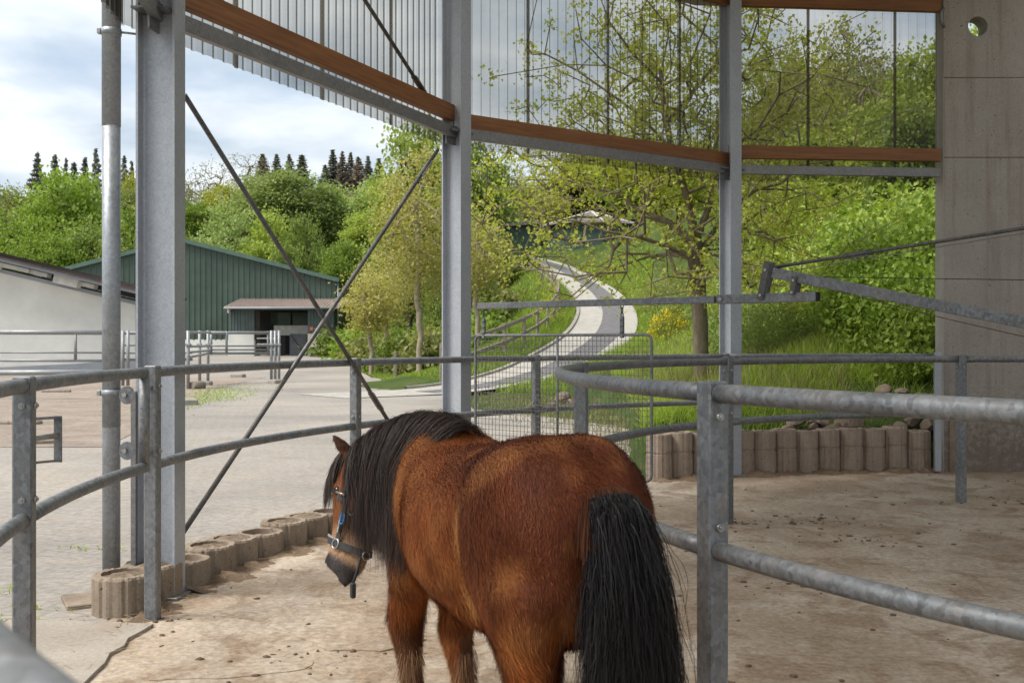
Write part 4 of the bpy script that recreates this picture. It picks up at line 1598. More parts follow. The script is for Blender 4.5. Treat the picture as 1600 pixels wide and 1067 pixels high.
def coat_hair():
    t = MT('coat_hair', .62, 0, .14)
    t.col(t.attr('hc', 'Color'))
    return t.m


M_COATHAIR = coat_hair()
M_MANE = fur_mat('mane_hair', None, (.012, .010, .0108), (.125, .075, .052), .5, .3)
M_TAIL = fur_mat('tail_hair', None, (.0065, .006, .0066), (.026, .021, .0205), .5, .3)
obj('body', pm, M_COAT, pony)


def frizz(P, amp, rng_, root=.12):
    """adds a smooth random walk to every strand"""
    n, k, _ = P.shape
    w = np.cumsum(rng_.normal(0, 1, (n, k, 3)), 1)
    w -= w[:, :1]
    g = np.clip(np.linspace(0, 1, k) / root, 0, 1)[None, :, None]
    return P + w * amp * g


def strands(name, P, w0, mat, v, taper=.25, seed=1, parent=pony, cols=None):
    """P (n, k, 3): strand points; flat ribbons of width w0 with random twist"""
    r_ = np.random.default_rng(seed)
    n, k, _ = P.shape
    T = np.gradient(P, axis=1); T /= np.linalg.norm(T, axis=2, keepdims=True) + 1e-9
    rv = r_.normal(size=(n, 1, 3))
    B = np.cross(T, rv); B /= np.linalg.norm(B, axis=2, keepdims=True) + 1e-9
    tw = np.linspace(1, taper, k)[None, :, None]
    wd = (np.asarray(w0) * np.ones(n))[:, None, None] * tw * .5
    V = np.stack([P - B * wd, P + B * wd], 2).reshape(-1, 3)          # n, k, 2
    base = (np.arange(n) * k * 2)[:, None] + (np.arange(k - 1) * 2)[None, :]
    Fq = np.stack([base, base + 1, base + 3, base + 2], -1).reshape(-1, 4)
    at_ = {}
    if cols is not None:
        at_['hc'] = np.repeat(cols, k * 2, 0)
    else:
        at_['v'] = np.repeat(np.asarray(v, np.float32), k * 2)
    return obj(name, np_mesh(name, V, Fq, True, at_), mat, parent, kind='stuff')


# short coat: hairs lying along the body
pm.calc_loop_triangles()
nt_ = len(pm.loop_triangles)
tri = np.zeros(nt_ * 3, np.int32); pm.loop_triangles.foreach_get('vertices', tri); tri = tri.reshape(-1, 3)
pm.vertices.foreach_get('normal', (tn := np.zeros(NV * 3, np.float32))); tn = tn.reshape(-1, 3)
A_, B_, C_ = pv2[tri[:, 0]], pv2[tri[:, 1]], pv2[tri[:, 2]]
ar = np.linalg.norm(np.cross(B_ - A_, C_ - A_), axis=1)
cen = (A_ + B_ + C_) / 3
# the far side of the body is seen by nobody near the camera: fewer hairs there
wt = ar * np.where(cen[:, 1] < -.02, .45, 1.0) * np.where(cen[:, 2] < .2, .5, 1.0)
NH = 190000
ti = rngp.choice(nt_, NH, p=wt / wt.sum())
u_, v_ = rngp.random(NH), rngp.random(NH); m_ = u_ + v_ > 1; u_[m_] = 1 - u_[m_]; v_[m_] = 1 - v_[m_]
P0 = A_[ti] * (1 - u_ - v_)[:, None] + B_[ti] * u_[:, None] + C_[ti] * v_[:, None]
N0 = tn[tri[ti, 0]] * (1 - u_ - v_)[:, None] + tn[tri[ti, 1]] * u_[:, None] + tn[tri[ti, 2]] * v_[:, None]
N0 /= np.linalg.norm(N0, axis=1)[:, None] + 1e-9
hx_, hz_ = P0[:, 0], P0[:, 2]
flow = np.column_stack([np.full(NH, -.55), np.zeros(NH), np.full(NH, -.75)])
flow[:, 0] = np.where(hz_ > 1.05, -.9, flow[:, 0])
isl = (hz_ < .55)
flow[isl] = (-.12, 0, -1)
hd = (hx_ > .78)
flow[hd] = np.array(HL) * 1.0
cl_n = np.column_stack([vnoise(P0, 22, 31), vnoise(P0, 22, 32), vnoise(P0, 22, 33)]) * .30 + rngp.normal(0, .16, (NH, 3))
flow = flow + cl_n
flow -= N0 * np.sum(flow * N0, 1)[:, None]
flow /= np.linalg.norm(flow, axis=1)[:, None] + 1e-9
ln = rngp.uniform(.014, .028, NH)
ln = np.where((hz_ < .72) & (hz_ > .45) & (np.abs(P0[:, 1]) < .24), ln * 1.7, ln)          # belly
ln = np.where(isl, ln * 1.35, ln)
ln = np.where(hd, ln * .5, ln)
lift = rngp.uniform(.12, .34, NH)
lift = np.where(rngp.random(NH) < .05, .6, lift)
P1 = P0 + flow * (ln * .55)[:, None] + N0 * (ln * lift * .8)[:, None]
P2 = P0 + flow * (ln)[:, None] + N0 * (ln * lift * .9)[:, None] + np.array([0, 0, -1]) * (ln * .12)[:, None]
hc = coat(P0) * rngp.uniform(.72, 1.30, NH)[:, None] * (1 + .22 * vnoise(P0, 30, 44))[:, None]
fr_ = rngp.random(NH) < .03
hc[fr_] = hc[fr_] * 1.4 + np.array([.04, .02, .008])
# ribbons lying flat on the skin
Wd = np.cross(flow, N0); Wd /= np.linalg.norm(Wd, axis=1)[:, None] + 1e-9
w_ = rngp.uniform(.0005, .0010, NH)[:, None]
V_ = np.stack([P0 - N0 * .002 - Wd * w_, P0 - N0 * .002 + Wd * w_, P1 + Wd * w_ * .8, P1 - Wd * w_ * .8, P2], 1).reshape(-1, 3)
b_ = np.arange(NH)[:, None] * 5
F1 = np.hstack([b_ + np.array([[0, 1, 2]]), b_ + np.array([[0, 2, 3]]), b_ + np.array([[3, 2, 4]])]).reshape(-1, 3)
obj('coat_fur', np_mesh('coat_fur', V_, F1, True, {'hc': np.repeat(hc, 5, 0)}), M_COATHAIR, pony, kind='stuff')

# mane: falls over the left side of the neck
NM, KM = 17000, 12
s_ = rngp.random(NM) ** .9
clump = (s_ * 46).astype(int) + (rngp.random(NM) * 3).astype(int) * 50
co = np.random.default_rng(5).normal(0, 1, (400, 4))
P_ = np.zeros((NM, KM, 3))
frames = [neck_frame(t) for t in np.linspace(0, 1, 80)]
for i in range(NM):
    s = s_[i]
    t0 = .0 + 1.0 * s
    fr = frames[min(79, int(t0 * 79))]
    c, tan, left, up, hh, hw = fr
    q = co[clump[i] % 400]
    L_ = np.interp(s, [0, .12, .3, .55, .85, 1], [.34, .50, .58, .54, .48, .40]) * rngp.uniform(.72, 1.06) * (1 + .05 * q[0])
    lay = abs(rngp.normal(0, .013)) + .012 + .010 * abs(q[1])
    side = 1 if rngp.random() < .93 else -1
    root = rngp.normal(0, .012)
    c = c + tan * rngp.normal(0, .008)
    pts = []
    l = 0; th = root / .1 * side
    pos = None
    st = L_ / (KM - 1)
    lift = rngp.uniform(.0, .02) + .006
    for k in range(KM):
        f = k / (KM - 1)
        wd = (hw * (1 - .30 * max(0, math.cos(th)))) + lay * (.3 + 1.2 * f)
        if th < 1.45:
            p = c + left * math.sin(th) * wd * side + up * (math.cos(th) * (hh + lay * .6 + lift * math.sin(min(1, f * 4) * 1.57)))
            pts.append(p)
            th += st / max(.07, math.hypot(math.cos(th) * wd, math.sin(th) * hh))
        else:
            if pos is None:
                pos = pts[-1].copy()
            pos = pos + Vector((0, 0, -st * .985)) + left * side * (.0035 * q[2] + .004) + tan * (-.012 * f + .004 * q[3]) * 1.0
            pts.append(pos.copy())
    P_[i] = [tuple(p) for p in pts]
f_ = np.linspace(0, 1, KM)[None, :, None]
# clumping and waviness
for cid in np.unique(clump):
    mk = clump == cid
    m0 = P_[mk].mean(0, keepdims=True)
    P_[mk] = P_[mk] * (1 - .28 * f_) + (m0 + (P_[mk][:, :1] - m0[:, :1]) * .8) * (.28 * f_)
ph_ = rngp.uniform(0, 6.28, (NM, 1))
wav = np.stack([np.sin(f_[:, :, 0] * 9 + ph_ + clump[:, None]), np.cos(f_[:, :, 0] * 8 + ph_ * 1.3 + clump[:, None]), np.zeros((NM, KM))], -1)
P_ += wav * .0075 * f_ + rngp.normal(0, .013, (NM, 1, 3)) * f_
P_ = frizz(P_, .0030, rngp)
vm = np.clip(rngp.beta(1.2, 3.2, NM) + .12 * co[clump % 400, 0] * (rngp.random(NM) < .7), 0, 1)
strands('mane', P_, rngp.uniform(.0008, .0018, NM), M_MANE, vm, .3, 2)
# loose flyaway hairs along the crest
NFl = 420
sf = rngp.random(NFl)
Pf = np.zeros((NFl, 6, 3))
for i in range(NFl):
    c, tan, left, up, hh, hw = frames[min(79, int((.08 + .9 * sf[i]) * 79))]
    d0 = (up * rngp.uniform(.5, 1) + left * rngp.normal(.25, .5) - tan * rngp.uniform(-.2, .9)).normalized()
    p = c + up * (hh + .012)
    L_ = rngp.uniform(.03, .085) * (1.3 if sf[i] < .2 else 1)
    for k in range(6):
        f = k / 5
        Pf[i, k] = tuple(p + d0 * L_ * f + Vector((0, 0, -.55 * L_ * f * f)))
strands('mane_flyaway', Pf, .0011, M_MANE, rngp.random(NFl) * .6, .2, 3)

# forelock
NFk, KF = 1500, 9
Pk = np.zeros((NFk, KF, 3))
for i in range(NFk):
    a0 = rngp.normal(8, 26)
    root = head_pt(-.045 + rngp.normal(0, .012), a0, .004)
    L_ = .05 + .19 * rngp.random() ** 1.3
    side = rngp.normal(.12, .25)
    for k in range(KF):
        f = k / (KF - 1)
        arch = .022 * math.sin(min(1, f * 2.2) * math.pi / 2) + .006
        base = head_pt(-.045 + L_ * f, a0 + side * 60 * f, 0)
        Pk[i, k] = tuple(base + HN * (arch + (.012 + .03 * (side + .3)) * f) + Vector((0, 0, .03 * (1 - f) * math.sin(min(1, f * 3) * 1.57))))
strands('forelock', Pk, .0018, M_MANE, rngp.beta(1.3, 3, NFk), .3, 4)

# tail
NT, KT = 14000, 16
dock = np.array([(-.665, 0, 1.075), (-.715, 0, 1.075), (-.755, 0, 1.03), (-.775, 0, .95), (-.782, 0, .86), (-.785, 0, .77)])
dt_ = np.linspace(0, 1, len(dock))
tr_ = rngp.random(NT) ** 1.15
Pt = np.zeros((NT, KT, 3))
tcl = rngp.integers(0, 90, NT); tco = np.random.default_rng(9).normal(0, 1, (90, 3))
for i in range(NT):
    t = tr_[i]
    a = rngp.uniform(0, 2 * math.pi)
    rd = np.array([np.interp(t, dt_, dock[:, j]) for j in range(3)])
    rr = (.016 + .012 * rngp.random()) + .020 * min(1, t * 2.5)
    root = rd + np.array([-abs(math.cos(a)) * .6 * rr if t > .15 else 0, math.sin(a) * rr * 2.0 - .020, math.cos(a) * rr * .5])
    zend = rngp.uniform(.10, .42) if rngp.random() < .75 else rngp.uniform(.35, .75)
    sy = math.sin(a) * rngp.uniform(.1, 1.0) * .070 + tco[tcl[i], 0] * .016
    sx = -.035 - .045 * max(0, math.cos(a)) * rngp.uniform(.3, 1) + tco[tcl[i], 1] * .010
    L_ = root[2] - zend
    for k in range(KT):
        f = k / (KT - 1)
        e = 1 - (1 - f) ** 2.4
        bul = math.sin(min(1, f * 1.9) * math.pi / 2)
        x = root[0] + sx * bul - .018 * math.sin(math.pi * min(1, f * 1.25)) * (1 - t)
        y = root[1] + sy * (e * .75 + .25 * f) * (min(1.0, .15 + f * 3.0) if t < .3 else 1.0) - .005 * f
        z = root[2] - L_ * f + .022 * math.sin(min(1, f * 6) * math.pi) * (1 - t)
        Pt[i, k] = (x, y, z)
ft = np.linspace(0, 1, KT)[None, :, None]
for cid in range(90):
    mk = tcl == cid
    m0 = Pt[mk].mean(0, keepdims=True)
    Pt[mk] = Pt[mk] * (1 - .30 * ft) + (m0 + (Pt[mk][:, :1] - m0[:, :1]) * .5) * (.30 * ft)
pht = rngp.uniform(0, 6.28, (NT, 1))
Pt += np.stack([np.cos(ft[:, :, 0] * 13 + pht), np.sin(ft[:, :, 0] * 11 + pht * 1.7 + tcl[:, None]), np.zeros((NT, KT))], -1) * .009 * ft
Pt += np.stack([np.cos(ft[:, :, 0] * 27 + pht * 2), np.sin(ft[:, :, 0] * 31 + pht * 3), np.zeros((NT, KT))], -1) * .0035 * ft
Pt += rngp.normal(0, .006, (NT, 1, 3)) * ft
out_ = rngp.random(NT) < .10
Pt[out_] += np.stack([np.zeros((out_.sum(), KT)), rngp.normal(0, .05, (out_.sum(), 1)) * ft[0, :, 0][None], np.zeros((out_.sum(), KT))], -1)
Pt = frizz(Pt, .0036, rngp)
strands('tail', Pt, rngp.uniform(.0008, .0019, NT), M_TAIL, rngp.beta(1.2, 4, NT), .3, 6)
# brown guard hairs over the root of the tail
NG = 4200
Pg = np.zeros((NG, 6, 3))
for i in range(NG):
    a = rngp.normal(0, .8); t = rngp.random() * .3
    rd = np.array([np.interp(t, dt_, dock[:, j]) for j in range(3)])
    root = rd + np.array([.02, math.sin(a) * .075 - .02, math.cos(a) * .030])
    d0 = np.array([-.55, math.sin(a) * .40, -.55 + .5 * math.cos(a) * .5]); d0 /= np.linalg.norm(d0)
    L_ = rngp.uniform(.05, .12)
    for k in range(6):
        f = k / 5
        Pg[i, k] = root + d0 * L_ * f + np.array([0, 0, -.6]) * L_ * f * f
cg = np.array([.075, .026, .012]) * rngp.uniform(.3, 1.4, NG)[:, None]
strands('tail_guard_hair', Pg, .0018, M_COATHAIR, None, .3, 7, cols=cg)
# pale feather behind the lower front leg
NFe = 900
Pe = np.zeros((NFe, 5, 3))
for i in range(NFe):
    s, dx_ = ((1, .09), (-.55, -.03))[i % 2]
    z = rngp.uniform(.13, .36)
    a = rngp.normal(math.pi, .9)
    root = np.array([.465 + dx_ + .044 * math.cos(a), .11 * s + .044 * math.sin(a), z])
    d0 = np.array([math.cos(a) * .35, math.sin(a) * .35, -1]); d0 /= np.linalg.norm(d0)
    L_ = rngp.uniform(.03, .07)
    for k in range(5):
        Pe[i, k] = root + d0 * L_ * k / 4
strands('leg_feather', Pe, .0018, M_COATHAIR, None, .3, 8, cols=np.array([.27, .155, .085]) * rngp.uniform(.5, 1.3, NFe)[:, None])
# chin and throat whiskers
NWk = 160
Pw = np.zeros((NWk, 5, 3))
for i in range(NWk):
    t = rngp.uniform(.12, .46); a = rngp.normal(165, 30)
    root = np.array(head_pt(t, a)); n_ = np.array(head_pt(t, a, .02)) - root; n_ /= np.linalg.norm(n_)
    L_ = rngp.uniform(.02, .05)
    for k in range(5):
        f = k / 4
        Pw[i, k] = root + (n_ * .8 + np.array([0, 0, -.5])) * L_ * f
strands('whiskers', Pw, .0009, M_MANE, rngp.random(NWk) * .5, .2, 9)

# eyes
def eye_mat():
    t = MT('eye', .08, 0, .6); t.col((.012, .008, .006)); return t.m


M_EYE = eye_mat()
for s in (1, -1):
    c = head_pt(.115, 58 * s, -.004)
    o = MB(); rows = []
    for i in range(9):
        th = math.pi * (i + .5) / 9
        rows.append([c + Vector((.019 * math.sin(th) * math.cos(2 * math.pi * k / 14), .019 * math.sin(th) * math.sin(2 * math.pi * k / 14), .019 * math.cos(th))) for k in range(14)])
    o.rings(rows).obj('eye', M_EYE, pony)

# halter
def strap_mat(name, c, r=.75):
    t = MT(name, r); n = t.noise(60, 4, .7); t.col(t.mix(1, c, t.ramp(n, [(.3, .5), (.7, 1.4)]), 'MULTIPLY')); t.bump(n, .3, .002); return t.m


M_STRAP = strap_mat('halter_webbing', (.035, .035, .037))
M_STRAPEDGE = strap_mat('halter_padding', (.30, .29, .27))
M_BUCKLE = galv('buckle', (1, .98, .95), .4, .6, .9, .1, .3)
M_BLUE = strap_mat('blue_clip', (.005, .22, .55), .4)
halter = bpy.data.objects.new('halter', None); COL.objects.link(halter); halter.parent = pony
halter['label'] = 'worn dark webbing halter on the pony\'s head'


def strap(name, path, w=.022, th=.004, mat=M_STRAP, loop=False, along=None):
    """path: list of (t, angle) on the head; a band of width w"""
    o = MB(); rows = []
    pts = [head_pt(t, a, .010) for t, a in path]
    inn = [head_pt(t, a, .002) for t, a in path]
    m = len(pts)
    for i in range(m):
        tn_ = (pts[(i + 1) % m] - pts[i - 1]).normalized() if loop else (pts[min(i + 1, m - 1)] - pts[max(i - 1, 0)]).normalized()
        nn_ = (pts[i] - inn[i]).normalized(); b = tn_.cross(nn_).normalized()
        rows.append([pts[i] - b * w / 2, pts[i] - b * w / 2 + nn_ * th, pts[i] + b * w / 2 + nn_ * th, pts[i] + b * w / 2])
    o.rings(rows, not loop, False, loop)
    return o.obj(name, mat, halter)


strap('noseband', [(.300 + .045 * (1 - math.cos(R(a))) / 2, a) for a in range(0, 360, 15)], .026, .005, loop=True)
strap('noseband_padding', [(.284 + .045 * (1 - math.cos(R(a))) / 2, a) for a in range(-100, 101, 12)], .007, .007, M_STRAPEDGE)
for s in (1, -1):
    strap('cheek_strap', [(t, s * a) for t, a in zip(np.linspace(.32, .02, 10), np.linspace(84, 96, 10))], .022)
    strap('crown_strap', [(t, s * a) for t, a in zip(np.linspace(.04, -.05, 6), np.linspace(96, 150, 6))], .022)
strap('throat_strap', [(.13 + .02 * math.sin(R(a * 1.0)), a) for a in range(70, 291, 11)], .02)
strap('chin_strap', [(t, 178) for t in np.linspace(.345, .16, 7)], .02)


def ring_at(name, t, a, r, rr, mat, sx=1.0):
    c = head_pt(t, a, .014); n_ = (head_pt(t, a, .03) - c).normalized(); u = HL - n_ * HL.dot(n_); u.normalize(); w = n_.cross(u)
    return MB().tube([c + u * math.cos(k) * r * sx + w * math.sin(k) * r for k in np.linspace(0, 2 * math.pi, 16, False)], rr, 6, close=True).obj(name, mat, halter)


ring_at('cheek_ring', .322, 84, .018, .0032, M_BUCKLE)
ring_at('cheek_ring', .322, -84, .018, .0032, M_BUCKLE)
ring_at('chin_ring', .352, 168, .016, .0034, M_BUCKLE)
ring_at('buckle', .19, 104, .014, .003, M_BUCKLE, 1.3)
ring_at('blue_clip', .22, 88, .011, .0045, M_BLUE, 2.4)
MB().box(head_pt(.255, 87, .016), (.006, .024, .05), frame(HN, -HL)).obj('brass_keeper', M_BUCKLE, halter)
# browband stub by the eye
MB().tube([head_pt(.125, 72, .02), head_pt(.135, 92, .016)], .005, 6).obj('snap_hook', M_BUCKLE, halter)
c = head_pt(.36, 150, .02)
MB().tube([c, c + Vector((.01, .012, -.06)), c + Vector((.0, .03, -.10))], .006, 6).obj('lead_stub', M_STRAP, halter)
MB().box(c + Vector((.0, .03, -.125)), (.022, .02, .06), None, .004).obj('lead_tab', M_STRAP, halter)

# ================================================================== VEGETATION
def leaves_mesh(name, cen, size, rng, v, up=.35, fold=.25, long=1.35):
    """one folded diamond (2 triangles) for each centre"""
    n = len(cen)
    nr = rng.normal(size=(n, 3)); nr[:, 2] = np.abs(nr[:, 2]) + up
    nr /= np.linalg.norm(nr, axis=1)[:, None]
    a = rng.normal(size=(n, 3)); a -= nr * np.sum(a * nr, 1)[:, None]; a /= np.linalg.norm(a, axis=1)[:, None]
    b = np.cross(nr, a)
    s = (np.asarray(size) * np.ones(n))[:, None] * .5
    V = np.stack([cen - a * s * long, cen + b * s + nr * s * fold, cen + a * s * long, cen - b * s + nr * s * fold], 1).reshape(-1, 3)
    i = np.arange(n)[:, None] * 4
    f = np.hstack([i + np.array([[0, 1, 2]]), i + np.array([[0, 2, 3]])]).reshape(-1, 3)
    return np_mesh(name, V, f, False, {'v': np.repeat(np.clip(v, 0, 1), 4)})


def grow(rng, trunk, att, r_tip=.006, pw=2.3, bend=.6, par0=None, first0=None):
    """branches: every attraction point joins the best node nearer the trunk. returns nodes, parents, radii"""
    nodes = [np.array(p, float) for p in trunk]; par = list(par0) if par0 else [-1] + list(range(len(trunk) - 1))
    start = nodes[first0] if first0 else nodes[-1]
    order = np.argsort(np.linalg.norm(att - start, axis=1) + rng.normal(0, .15, len(att)))
    N = np.array(nodes)
    first = first0 if first0 else max(0, len(trunk) - 3)
    for j in order:
        p = att[j]
        d = np.linalg.norm(N - p, axis=1)
        out = np.linalg.norm(N - start, axis=1)
        cost = d + (.32 if not first0 else .12) * out
        cost[:first] += 5
        k = int(np.argmin(cost))
        L = d[k]
        m = max(1, int(L / .55))
        prev = k
        pdir = N[k] - N[par[k]] if par[k] >= 0 else np.array([0, 0, 1.0])
        pdir = pdir / (np.linalg.norm(pdir) + 1e-6)
        for q in range(1, m + 1):
            t = q / m
            x = N[k] * (1 - t) + p * t + pdir * L * .22 * bend * math.sin(math.pi * t) + rng.normal(0, .03, 3) * L * (1 if q < m else .3)
            nodes.append(x); par.append(prev); prev = len(nodes) - 1
            N = np.vstack([N, x])
    n = len(nodes)
    acc = np.zeros(n)
    ch = np.zeros(n, int)
    for i in range(1, n):
        ch[par[i]] += 1
    for i in range(n - 1, 0, -1):
        if ch[i] == 0:
            acc[i] = r_tip ** pw
        acc[par[i]] += acc[i] + (r_tip * .25) ** pw
    return N, np.array(par), acc ** (1 / pw), ch


def tubes_np(name, A, B, ra, rb, n=5):
    d = B - A; L = np.linalg.norm(d, axis=1)[:, None] + 1e-9; d = d / L
    ref = np.where(np.abs(d[:, 2:3]) < .9, np.array([[0, 0, 1.0]]), np.array([[1.0, 0, 0]]))
    u = np.cross(d, ref); u /= np.linalg.norm(u, axis=1)[:, None]; w = np.cross(d, u)
    an = 2 * np.pi * np.arange(n) / n
    cs = (u[:, None, :] * np.cos(an)[None, :, None] + w[:, None, :] * np.sin(an)[None, :, None])
    V = np.concatenate([A[:, None, :] + cs * ra[:, None, None], (B + d * rb[:, None] * .3)[:, None, :] + cs * rb[:, None, None]], 1)
    m = len(A)
    i = (np.arange(m) * 2 * n)[:, None]
    k = np.arange(n)[None, :]; k1 = (np.arange(n) + 1)[None, :] % n
    f = np.stack([i + k, i + k1, i + n + k1, i + n + k], -1).reshape(-1, 4)
    return np_mesh(name, V.reshape(-1, 3), f, True)


def env_points(rng, n, c, r, shape=1.0, low=.25, inner=.15):
    """points through an uneven crown volume: centre c, radii r"""
    out = []
    lob = [(rng.normal(size=3), rng.uniform(.75, 1.12)) for _ in range(9)]
    while len(out) < n:
        p = rng.normal(size=3); p /= np.linalg.norm(p)
        q = rng.uniform(inner, 1) ** .5
        k = 1.0
        for l, s in lob:
            l = l / np.linalg.norm(l)
            k += (s - 1) * 1.1 * max(0, p @ l) ** 3
        if p[2] < 0:
            p = p * np.array([1, 1, low * 2])
        out.append(np.array(c) + p * np.array(r) * q * k)
    return np.array(out)


def tree_proto(seed, h, th, rx, natt, nleaf, lsize, tr_r=None, r_tip=.012, low=.30, spread=.45, sides=5, lean=0.0, leaf_in=.0, wig=.06):
    """local trunk and crown meshes of a broad-leaved tree of height h"""
    rng = np.random.default_rng(seed)
    cz = th + (h - th) * .42
    trunk = [np.array([0, 0, -.3])] + [np.array([lean * t + rng.normal(0, wig) * t, rng.normal(0, wig) * t, th * t]) for t in np.linspace(.15, 1, 6)]
    # a leader through the crown
    att = env_points(rng, natt, (lean, 0, cz), (rx, rx, (h - cz)), low=low)
    lead = [trunk[-1] + np.array([rng.normal(0, .12), rng.normal(0, .12), 1.0]) * (h - th) * t for t in (.25, .45, .62)]
    N, par, rad_, ch = grow(rng, trunk + lead, att, r_tip)
    k = (tr_r / rad_[1]) if tr_r else 1.0
    rad2 = rad_ * (1 + (k - 1) * (rad_ / rad_[1]) ** .6) if tr_r else rad_
    i = np.arange(1, len(N)); p = par[i]
    tm = tubes_np('trunk', N[p], N[i], np.minimum(rad2[p], rad2[i] * 1.6), rad2[i], sides)
    tips = np.where((rad_ < r_tip * 2.6) & (np.arange(len(N)) > len(trunk) + 2))[0]
    pick = rng.choice(tips, nleaf)
    off = rng.normal(0, spread, (nleaf, 3)) * np.array([1, 1, .62])
    cl = rng.random(len(N))
    cen = N[pick] + off
    v = np.clip(.55 * cl[pick] + .45 * rng.random(nleaf) + .10 * (off[:, 2] / spread), 0, 1)
    cm = leaves_mesh('crown', cen, rng.uniform(.6, 1.3, nleaf) * lsize, rng, v)
    return tm, cm


def spruce_proto(seed, h, r, n=4200):
    rng = np.random.default_rng(seed)
    nw = 26
    k = np.clip((rng.random(n) ** .62 * nw).astype(int), 0, nw - 1)                 # whorl, 0 at the top
    wl = np.random.default_rng(seed + 7)
    reach = (.05 + (np.arange(nw) / nw) ** 1.05) * r * wl.uniform(.72, 1.18, nw)
    j = rng.integers(0, 9, n)
    aoff = wl.uniform(0, 6.28, (nw, 9)) * .12 + np.arange(9)[None] * 2 * np.pi / 9 + wl.uniform(0, 6.28, nw)[:, None]
    blen = wl.uniform(.6, 1.15, (nw, 9))
    q = rng.random(n) ** .7
    rr = reach[k] * blen[k, j] * q
    an = aoff[k, j] + rng.normal(0, .10, n) * (1 - .5 * q)
    z = h * (1 - (k + .35) / nw * .93) - .30 * rr + .10 * rr * q + rng.normal(0, .05, n)
    z = np.where(k == 0, h * (.955 + .05 * rng.random(n)), z)
    cen = np.column_stack([np.cos(an) * rr, np.sin(an) * rr, z])
    cm = leaves_mesh('crown', cen, rng.uniform(.14, .30, n), rng, rng.random(n), -.1, -.2, 1.9)
    tm = MB().tube([(0, 0, -.5), (0, 0, h * .5), (0, 0, h * .97)], [.22, .14, .02], 6).mesh('trunk')
    return tm, cm


def bare_proto(seed, h, rx):
    rng = np.random.default_rng(seed)
    tm, cm = tree_proto(seed, h, h * .3, rx, 260, 1100, .14, None, .018, .35, .35, 4)
    return tm, cm


def place_tree(name, protos, X_, Y_, z, s, sz, rz, bark_m, leaf_m, label, group):
    t = thing(name, label, 'tree', (X_, Y_, z), group, rz)
    t.scale = (s, s, sz)
    tm, cm = protos
    a = obj('trunk', tm, None, t); b = obj('crown', cm, None, t)
    for o, m in ((a, bark_m), (b, leaf_m)):
        if len(o.data.materials) == 0:
            o.data.materials.append(None)
        o.material_slots[0].link = 'OBJECT'; o.material_slots[0].material = m
    return t


PD = [tree_proto(100 + i, 10, 2.2, 4.2, 170, 17000, .20, .24, .03, .55, .55) for i in range(4)]     # dense, 10 m tall, 8.4 m wide
PS = [tree_proto(120 + i, 7, 1.9, 3.1, 300, 9500, .085, .13, .012, .5, .26) for i in range(3)]     # thin spring foliage
PC = [spruce_proto(140 + i, 12, 2.3) for i in range(3)]
PB = [bare_proto(150 + i, 10, 3.4) for i in range(2)]

LB = {'bright': (L_BRIGHT, 'bright green broad-leaved tree'), 'green': (L_GREEN, 'mid-green broad-leaved tree'), 'light': (L_LIGHT, 'pale silvery-green willow-like tree'), 'lime': (L_LIME, 'lime-green broad-leaved tree'),
      'olive': (L_OLIVE, 'olive thinly leaved tree'), 'yellow': (L_YELLOW, 'yellow-green tree in young leaf'), 'spring': (L_SPRING, 'thin tree in yellowish spring leaf'), 'bare': (L_OLIVE, 'greyish half-bare tree'),
      'spruce': (L_SPRUCE, 'dark spruce'), 'brown': (L_BROWNSP, 'brownish conifer')}
